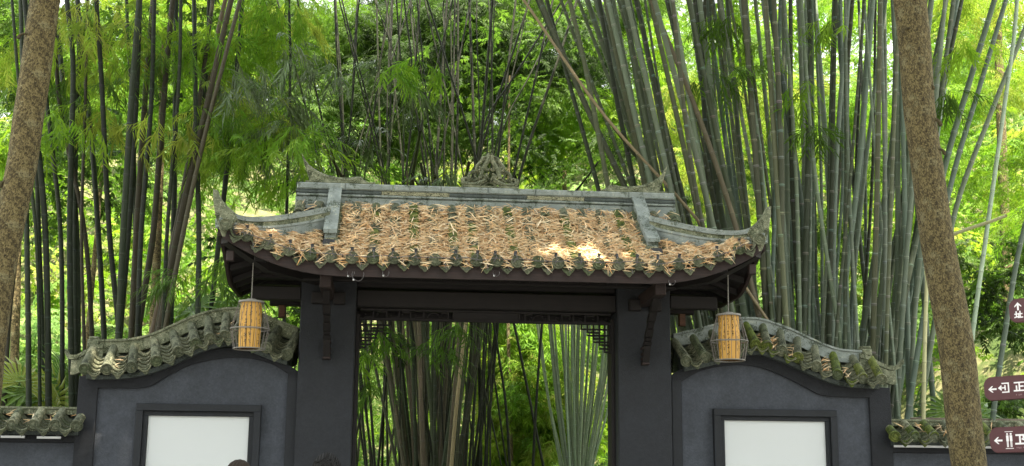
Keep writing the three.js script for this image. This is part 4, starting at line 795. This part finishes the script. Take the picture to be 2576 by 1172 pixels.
// ───────────── fallen leaves on the roof and wall copings ─────────────
const bladeGeo = (() => { const pos = [], w = [.25, 1, .85, .1], q = k => [V(k / 3 - .5, .05 * Math.sin(k * 1.05), -w[k] * .036), V(k / 3 - .5, .05 * Math.sin(k * 1.05), w[k] * .036)]; for (let k = 0; k < 3; k++) { const [a, b] = q(k), [c, d] = q(k + 1); pos.push(...[a, b, c, b, d, c].flatMap(p => [p.x, p.y, p.z])); } const g = geom(pos); g.computeVertexNormals(); return g; })();
const strawMat = new THREE.MeshPhysicalMaterial({ color: 0xffffff, roughness: .8, side: THREE.DoubleSide });
const strawPal = [[.72, .50, .27], [.78, .60, .36], [.64, .41, .20], [.52, .29, .12], [.82, .68, .45], [.60, .42, .22]];
{
  const list = [], Q = new THREE.Quaternion();
  const add = (p, n, s, flat = .28) => { const X = V(rr(-1, 1), 0, rr(-1, 1)); X.addScaledVector(n, -X.dot(n)).normalize(); const Z = X.clone().cross(n).normalize(); const m = new THREE.Matrix4().makeBasis(X, n, Z); const e = new THREE.Euler().setFromRotationMatrix(m.multiply(new THREE.Matrix4().makeRotationFromEuler(new THREE.Euler(rr(-.6, .6), 0, gauss() * flat))), 'YXZ'); list.push({ p, r: [e.x, e.y, e.z], s, c: vary(pick(strawPal), .18) }); };
  for (let i = 0; i < 26000; i++) {
    const x = rr(-2.5, 2.5), z0 = zTop(x), z1 = eaveZ(x); if (z1 - z0 < .05) continue;
    const z = rr(z0, z1 + .01), u = Math.abs(((x + 10) / .2) % 1 - .5) * 2;            // 1 on a barrel, 0 in a pan
    const col = Math.round(x / .2) * .2, bare = z < .04 ? .88 : mossy(col) ? .55 + .38 * Math.sin(z * 9 + col * 7) ** 2 : .5 - .3 * sstep(.45, .9, z), on = u > .55;
    if (on && R() < bare) continue;
    if (z < .0 && R() < .35 && on) continue;
    if (Math.abs(x) > 1.62 && R() < .45) continue;
    if (Math.abs(Math.abs(x) - 1.64) < .09 && z < .7) continue;
    const n = roofN(x, z), h = on ? .016 + .058 * Math.sqrt(Math.max(0, 1 - (x - col) ** 2 / .0034)) + rr(0, .02) : rr(.012, .060);
    add(V(x + GX, RH(x, z), z).addScaledVector(n, h), n, rr(.06, .14) * (R() < .06 ? 1.6 : 1));
  }
  for (let i = 0; i < 260; i++) { const x = rr(-2.3, 2.4), k = Math.floor(x / .2) * .2 + .1 + gauss() * .03, ez = eaveZ(k); add(V(k + GX, RH(k, ez) + rr(-.05, .05), ez + rr(.05, .085)), V(rr(-.3, .3), .35, 1).normalize(), rr(.07, .15), .8); }
  for (let i = 0; i < 70; i++) { const s = R() < .5 ? -1 : 1, x = s * rr(1.72, 2.02), z = rr(-.1, .25), n = roofN(x, z); add(V(x + GX, RH(x, z), z).addScaledVector(n, rr(.03, .08)), n, rr(.08, .16)); }
  const m = instances('fallen_leaves', bladeGeo, strawMat, list); tag(m, 'dry straw coloured bamboo leaves heaped over the roof tiles', 'leaves', null, 'stuff');
  // tufts caught in the copings of the walls
  list.length = 0;
  for (const [W, spots] of [[leftWing, [.14, .19, .62, .66]], [rightWing, [.42, .5, .52, .60, .76, .78, .86]]]) for (const u of spots) { const f = W.T.fr(u + rr(-.01, .01)); for (let k = 0; k < 9; k++) { const q = rr(.3, .95), p = f.p.clone().addScaledVector(f.n, -.09 - .24 * q).addScaledVector(f.t, gauss() * .03); p.z = WZ + .05 + .30 * q + .03; add(p, V(0, .7, .7), rr(.06, .13), .5); } }
  for (let i = 0; i < 130; i++) { const left = R() < .45, x = left ? rr(-6, -4.15) : rr(4.5, 7), q = rr(.1, .95); add(V(Math.round(x / .215) * .215 + gauss() * .035, 2.23 - .16 * q + .03, -.25 + .28 * q), V(0, .8, .6), rr(.06, .16), .5); }
  const m2 = instances('coping_leaves', bladeGeo, strawMat, list); tag(m2, 'tufts of dry leaves caught between the wall coping tiles', 'leaves', null, 'stuff');
}
// fan palms in the undergrowth
{
  const fan = (() => { const pos = []; for (let k = 0; k < 17; k++) { const a = (k / 16 - .5) * 4.4, d = V(Math.sin(a), Math.cos(a), 0), s = V(d.y, -d.x, 0), L = .55 - .08 * Math.abs(a) / 2; const A = V(0, 0, 0), B = d.clone().multiplyScalar(L * .55).addScaledVector(s, .028).add(V(0, 0, .012)), C = d.clone().multiplyScalar(L * .55).addScaledVector(s, -.028).add(V(0, 0, .012)), Mm = d.clone().multiplyScalar(L * .55), T = d.clone().multiplyScalar(L).add(V(0, 0, -.10)); for (const t of [[A, B, Mm], [A, Mm, C], [B, T, Mm], [Mm, T, C]]) for (const p of t) pos.push(p.x, p.y, p.z); } const g = geom(pos); g.computeVertexNormals(); return g; })();
  const mats = [[.26, .32, .03], [.14, .25, .03], [.09, .19, .025]].map(c => new THREE.MeshPhysicalMaterial({ color: lin(...c), roughness: 1, transmission: .45, thickness: 0, side: THREE.DoubleSide }));
  for (const [px, py, z, n, lab] of [[40, 1000, -2.6, 9, 'yellow green fan palm behind the low left wall'], [95, 1010, -3.2, 7, 'dark green fan palm between stalks behind the low left wall'], [565, 830, -3.4, 8, 'green fan palm behind the left arched coping near the lantern'], [2390, 1075, -2.2, 6, 'low fan palm behind the low mossy wall']]) {
    const top = U(px, py, z), base = V(top.x, groundH(top.x, z), z), t = thing('fan_palm', lab, 'palm', base); const h = Math.max(.5, top.y - base.y - .25);
    mesh('trunk', trunkGeo([V(0, -.05, 0), V(.03, h * .5, 0), V(0, h, 0)], [.07, .06, .05], 8, 8), farBark, t);
    for (let k = 0; k < n; k++) { const a = k / n * 6.28 + rr(-.3, .3), e = V(Math.cos(a) * rr(.35, .6), h + rr(.1, .5), Math.sin(a) * rr(.35, .6)); mesh('stalk', tube([V(0, h - .05, 0), V(e.x * .5, h + (e.y - h) * .8, e.z * .5), e], .009, 5, 6), mats[2], t); const f = mesh('frond', fan, mats[k % 2 + (lab[0] === 'y' ? 0 : 1)], t); f.position.copy(e); f.rotation.set(rr(-.9, -.1), -a + Math.PI / 2 + rr(-.5, .5), rr(-.5, .5), 'YXZ'); }
  }
}
// rail on the bank
{
  const t = thing('bank_rail', 'pale wooden rail on posts at the foot of the bank', 'rail', V(5.75, 0, -1.6));
  const y = U(2400, 1062, -1.6).y; for (const dy of [0, -.28]) mesh('rail_board', cbx(-.5, 4, y + dy - .06, y + dy + .05, -.02, .02, .005), MT({ color: lin(.45, .38, .28), map: woodMap, roughness: .85 }), t);
  for (const x of [.2, 1.6, 3]) mesh('rail_post', cbx(x - .05, x + .05, 0, y + .09, -.10, -.025, .006), MT({ color: lin(.40, .34, .25), map: woodMap, roughness: .85 }), t);
}

// ───────────── signpost ─────────────
{
  const GL = {
    zheng: [[[.1, .12], [.9, .12]], [[.5, .12], [.5, .88]], [[.5, .48], [.82, .48]], [[.25, .45], [.25, .88]], [[.05, .88], [.95, .88]]],
    men: [[[.2, .05], [.3, .18]], [[.18, .28], [.18, .95]], [[.4, .15], [.85, .15], [.85, .9], [.72, .86]]],
    wei: [[[.12, .15], [.75, .15], [.75, .55], [.64, .5]], [[.42, .15], [.42, .9]], [[.05, .9], [.95, .9]]],
    sheng: [[[.28, .08], [.15, .38]], [[.24, .28], [.85, .28]], [[.5, .05], [.5, .92]], [[.2, .58], [.82, .58]], [[.05, .92], [.95, .92]]],
    jian: [[[.15, .05], [.25, .16]], [[.12, .26], [.12, .95]], [[.36, .12], [.88, .12], [.88, .92], [.76, .88]], [[.34, .36], [.66, .36], [.66, .76], [.34, .76], [.34, .36]], [[.34, .56], [.66, .56]]],
    zhi: [[[.05, .4], [.42, .4]], [[.23, .1], [.23, .8]], [[.02, .86], [.44, .76]], [[.72, .08], [.72, .88]], [[.72, .42], [.96, .42]], [[.54, .36], [.54, .88]], [[.46, .9], [1, .9]]],
    exit: [[[.35, .06], [.92, .06], [.92, .94], [.35, .94]], [[.02, .5], [.6, .5]], [[.22, .32], [.02, .5], [.22, .68]], [[.6, .3], [.6, .7]]],
  };
  const face = (draw) => {
    const cv = document.createElement('canvas'); cv.width = 768; cv.height = 192; const c = cv.getContext('2d');
    c.fillStyle = '#4e2428'; c.fillRect(0, 0, 768, 192); for (let i = 0; i < 300; i++) { c.fillStyle = `rgba(${R() < .5 ? '30,12,14' : '110,60,60'},.10)`; c.fillRect(rr(0, 768), rr(0, 192), rr(4, 60), rr(1, 3)); }
    c.strokeStyle = c.fillStyle = '#eceaea'; c.lineCap = 'square'; c.lineJoin = 'miter';
    const glyph = (k, x, y, s, w) => { c.lineWidth = w; for (const st of GL[k]) { c.beginPath(); st.forEach(([a, b], i) => i ? c.lineTo(x + a * s, y + b * s) : c.moveTo(x + a * s, y + b * s)); c.stroke(); } };
    const arrow = (x, y, s, up) => { c.save(); c.translate(x, y); if (up) c.rotate(Math.PI / 2); c.beginPath(); c.moveTo(-s, 0); c.lineTo(-s * .1, -s * .8); c.lineTo(s * .25, -s * .8); c.lineTo(-s * .25, -s * .22); c.lineTo(s, -s * .22); c.lineTo(s, s * .22); c.lineTo(-s * .25, s * .22); c.lineTo(s * .25, s * .8); c.lineTo(-s * .1, s * .8); c.closePath(); c.fill(); c.restore(); };
    draw(c, glyph, arrow); const t = new THREE.CanvasTexture(cv); t.colorSpace = THREE.SRGBColorSpace; t.magFilter = THREE.LinearFilter; return t;
  };
  const small = (c, x, y, w) => { c.save(); c.globalAlpha = .35; for (let k = 0; k < w; k += 10) if (R() < .8) c.fillRect(x + k, y + rr(0, 3), 6, rr(8, 14)); c.restore(); };
  const f1 = face((c, g, a) => { a(66, 100, 34); g('exit', 118, 52, 84, 11); g('zheng', 236, 48, 88, 12); g('men', 366, 48, 88, 12); c.fillRect(462, 48, 66, 62); c.strokeStyle = '#4e2428'; c.lineWidth = 6; c.strokeRect(474, 60, 42, 40); c.beginPath(); c.moveTo(488, 60); c.lineTo(488, 100); c.moveTo(502, 60); c.lineTo(502, 100); c.stroke(); small(c, 240, 152, 220); });
  const f2 = face((c, g, a) => { a(66, 100, 34); c.lineWidth = 5; c.beginPath(); c.moveTo(124, 34); c.lineTo(182, 34); c.moveTo(124, 164); c.lineTo(182, 164); c.stroke(); for (const x of [140, 168]) { c.beginPath(); c.arc(x, 52, 8, 0, 7); c.fill(); c.fillRect(x - 10, 62, 20, 46); c.fillRect(x - 7, 106, 6, 48); c.fillRect(x + 1, 106, 6, 48); } g('wei', 200, 50, 88, 14); g('sheng', 298, 50, 88, 12); g('jian', 396, 50, 88, 12); small(c, 206, 152, 260); });
  const f3 = face((c, g, a) => { a(70, 60, 34, true); g('zhi', 40, 100, 60, 10); g('zhi', 140, 56, 84, 11); });
  const brown = MT({ color: lin(.085, .02, .024), roughness: .45 });
  const p = U(2480, 980, 3.4), th = 57 * D2R, L = .82;
  const sign = thing('signpost', 'brown signpost with white arrows and Chinese lettering beside the leaning tree', 'sign', V(p.x, 0, p.z));
  const dir = V(Math.cos(th), 0, Math.sin(th));
  const plate = (y, h, map, off) => {
    const s = new THREE.Shape(); s.moveTo(.05, -h / 2); s.lineTo(L, -h / 2); s.lineTo(L, h / 2); s.lineTo(.05, h / 2); s.quadraticCurveTo(.01, h * .42, 0, h * .22); s.lineTo(0, -h * .22); s.quadraticCurveTo(.01, -h * .42, .05, -h / 2);
    const g = new THREE.ExtrudeGeometry(s, { depth: .022, bevelEnabled: true, bevelThickness: .004, bevelSize: .004, bevelSegments: 1 });
    const b = mesh('sign_board', uvm(g), brown, sign); b.position.copy(dir.clone().multiplyScalar(off)).setY(y); b.rotation.y = -th; b.rotation.z = .01;
    const fg = new THREE.ShapeGeometry(s, 6), q = fg.attributes.position, uv = fg.attributes.uv; for (let i = 0; i < q.count; i++) uv.setXY(i, q.getX(i) / L, q.getY(i) / h + .5); fg.translate(0, 0, .029);
    mesh('sign_face', fg, MT({ map, roughness: .45 }), b);
  };
  plate(p.y, .178, f1, 0); plate(U(2486, 1108, 3.4).y, .19, f2, .02); plate(U(2556, 795, 3.4).y, .18, f3, .26);
  const pole = new THREE.CylinderGeometry(.035, .04, 3.1, 14); pole.translate(dir.x * .62, 1.55, dir.z * .62 - .055); mesh('post', pole, brown, sign);
  const cap = new THREE.SphereGeometry(.045, 12, 8); cap.translate(dir.x * .62, 3.13, dir.z * .62 - .055); mesh('post_cap', cap, brown, sign);
}

// ───────────── two passers-by, their heads just above the lower edge ─────────────
{
  function blob(f, lo, hi, res) {
    const mc = new MarchingCubes(res, new THREE.MeshBasicMaterial(), false, false, 90000), c = lo.clone().add(hi).multiplyScalar(.5), h = Math.max(hi.x - lo.x, hi.y - lo.y, hi.z - lo.z) / 2 * 1.06; mc.isolation = 0;
    const half = res / 2, p = V(0, 0, 0);
    for (let k = 0; k < res; k++) for (let j = 0; j < res; j++) for (let i = 0; i < res; i++) { p.set((i - half) / half * h + c.x, (j - half) / half * h + c.y, (k - half) / half * h + c.z); mc.field[i + j * res + k * res * res] = -f(p); }
    mc.update(); const n = mc.count, g = new THREE.BufferGeometry(); const a = mc.positionArray.slice(0, n * 3); for (let i = 0; i < n; i++) { a[3 * i] = a[3 * i] * h + c.x; a[3 * i + 1] = a[3 * i + 1] * h + c.y; a[3 * i + 2] = a[3 * i + 2] * h + c.z; }
    g.setAttribute('position', new THREE.BufferAttribute(a, 3)); g.setAttribute('normal', new THREE.BufferAttribute(mc.normalArray.slice(0, n * 3), 3)); return g;
  }
  const sm = (a, b, k) => { const h = clamp(.5 + .5 * (b - a) / k); return lerp(b, a, h) - k * h * (1 - h); };
  const cap = (p, a, b, ra, rb) => { const pa = p.clone().sub(a), ba = b.clone().sub(a), h = clamp(pa.dot(ba) / ba.lengthSq()); return pa.addScaledVector(ba, -h).length() - lerp(ra, rb, h); };
  const ell = (p, c, r) => { const q = V((p.x - c.x) / r.x, (p.y - c.y) / r.y, (p.z - c.z) / r.z); return (q.length() - 1) * Math.min(r.x, r.y, r.z); };
  const J = { hip: V(.095, .90, 0), knee: V(.10, .49, .03), ank: V(.10, .08, -.02), toe: V(.12, .035, .16), sh: V(.185, 1.40, 0), el: V(.24, 1.10, -.03), wr: V(.25, .86, .07) };
  const mx = v => V(-v.x, v.y, v.z), both = (p, fn) => fn(p.x < 0 ? V(-p.x, p.y, p.z) : p);
  const torso = p => { let d = ell(p, V(0, 1.24, 0), V(.18, .28, .115)); d = sm(d, ell(p, V(0, .96, -.01), V(.17, .16, .12)), .08); return sm(d, both(p, q => cap(q, V(.03, 1.42, 0), J.sh, .06, .058)), .06); };
  const arms = p => both(p, q => sm(cap(q, J.sh, J.el, .052, .042), cap(q, J.el, J.wr, .042, .028), .03));
  const legs = p => both(p, q => sm(cap(q, J.hip, J.knee, .085, .058), cap(q, J.knee, J.ank, .056, .036), .04));
  const hand = p => both(p, q => { let d = ell(q, V(.252, .80, .085), V(.018, .045, .036)); for (let k = 0; k < 4; k++) { const z = .112 - k * .018, l = [.062, .072, .068, .052][k]; d = sm(d, sm(cap(q, V(.252, .765, z), V(.249, .765 - l * .55, z + .004), .0085, .008), cap(q, V(.249, .765 - l * .55, z + .004), V(.238, .765 - l, z + .002), .008, .007), .006), .006); } return sm(d, cap(q, V(.246, .815, .108), V(.228, .765, .132), .011, .008), .01); });
  const feet = p => both(p, q => cap(q, V(.10, .045, -.03), J.toe, .042, .034));
  const head = p => { let d = ell(p, V(0, 1.625, .01), V(.076, .112, .094)); d = sm(d, ell(p, V(0, 1.565, .035), V(.052, .062, .062)), .03); d = sm(d, cap(p, V(0, 1.625, .098), V(0, 1.595, .118), .010, .014), .012); d = sm(d, both(p, q => ell(q, V(.078, 1.61, .0), V(.012, .032, .02))), .008); d = sm(d, cap(p, V(-.02, 1.560, .095), V(.02, 1.560, .095), .006, .006), .006); d = Math.max(d, -both(p, q => ell(q, V(.03, 1.632, .104), V(.014, .009, .012)))); return sm(d, cap(p, V(0, 1.42, -.01), V(0, 1.54, 0), .055, .052), .03); };
  const bodyF = p => { let d = sm(torso(p), legs(p), .05); d = sm(d, arms(p), .035); d = sm(d, head(p), .025); return sm(d, feet(p), .03); };
  const body = mergeGeometries([blob(bodyF, V(-.4, -.02, -.3), V(.4, 1.76, .3), 112), blob(hand, V(-.30, .66, -.05), V(.30, .87, .2), 90)]);
  const shirt = blob(p => Math.max(sm(torso(p), both(p, q => cap(q, J.sh, J.sh.clone().lerp(J.el, .75), .056, .056)), .04) - .012, p.y - 1.475, .93 - p.y), V(-.34, .9, -.2), V(.34, 1.5, .2), 72);
  const pants = blob(p => Math.max(sm(legs(p), ell(p, V(0, .96, -.01), V(.17, .13, .12)), .06) - .010, p.y - 1.0, .10 - p.y), V(-.25, .06, -.2), V(.25, 1.02, .2), 72);
  const skin = MT({ color: lin(.42, .26, .18), roughness: .6 });
  const person = (at, top, label, hairC, shirtC, curly, yaw) => {
    const t = thing('person', label, 'person', V(at.x, .01, at.z)); const k = top / 1.757; t.scale.setScalar(k); t.rotation.y = yaw;
    const b = mesh('body', body, skin, t); void b;
    mesh('shirt', shirt, MT({ color: lin(...shirtC), roughness: .9 }), t); mesh('trousers', pants, MT({ color: lin(.03, .035, .05), roughness: .9 }), t);
    const hair = p => { const w = curly ? .010 * Math.sin(p.x * 190 + p.y * 60) * Math.sin(p.y * 170 + p.z * 90) * Math.sin(p.z * 180 + p.x * 40) : .003 * Math.sin(p.x * 240 + p.z * 60); return Math.max(ell(p, V(0, 1.642, -.008), V(.094, .112, .110)) + w, ell(p, V(0, 1.625, .01), V(.074, .110, .092)) * -1, -(p.y - 1.60 - .42 * (p.z + .06))); };
    mesh('hair', blob(hair, V(-.12, 1.5, -.14), V(.12, 1.78, .14), 88), MT({ color: lin(...hairC), roughness: .95 }), t);
    const eye = MT({ color: lin(.7, .7, .68), roughness: .3 }), iris = MT({ color: lin(.02, .015, .01), roughness: .2 });
    for (const s of [-1, 1]) { const e = mesh('eye', new THREE.SphereGeometry(.011, 10, 8), eye, t); e.position.set(s * .03, 1.632, .094); const i = mesh('iris', new THREE.SphereGeometry(.006, 8, 6), iris, e); i.position.z = .0065; }
    const sole = MT({ color: lin(.05, .05, .055), roughness: .7 }); for (const s of [-1, 1]) { const g = new THREE.CapsuleGeometry(.047, .19, 4, 10); g.rotateX(Math.PI / 2); g.scale(1, .85, 1); g.translate(s * .11, .045, .055); mesh('shoe', g, sole, t); }
  };
  const a = U(822, 1143, 4.5), b = U(603, 1159, 4.5);
  person(a, a.y, 'person with short curly black hair before the dark pillar', [.006, .006, .006], [.05, .06, .08], true, Math.PI + .1);
  person(b, b.y, 'person with straight brown hair before the notice board', [.022, .014, .008], [.45, .45, .43], false, Math.PI - .2);
}

scene.traverse(o => { if (o.isMesh) { o.castShadow = true; o.receiveShadow = true; } });
renderer.render(scene, camera);
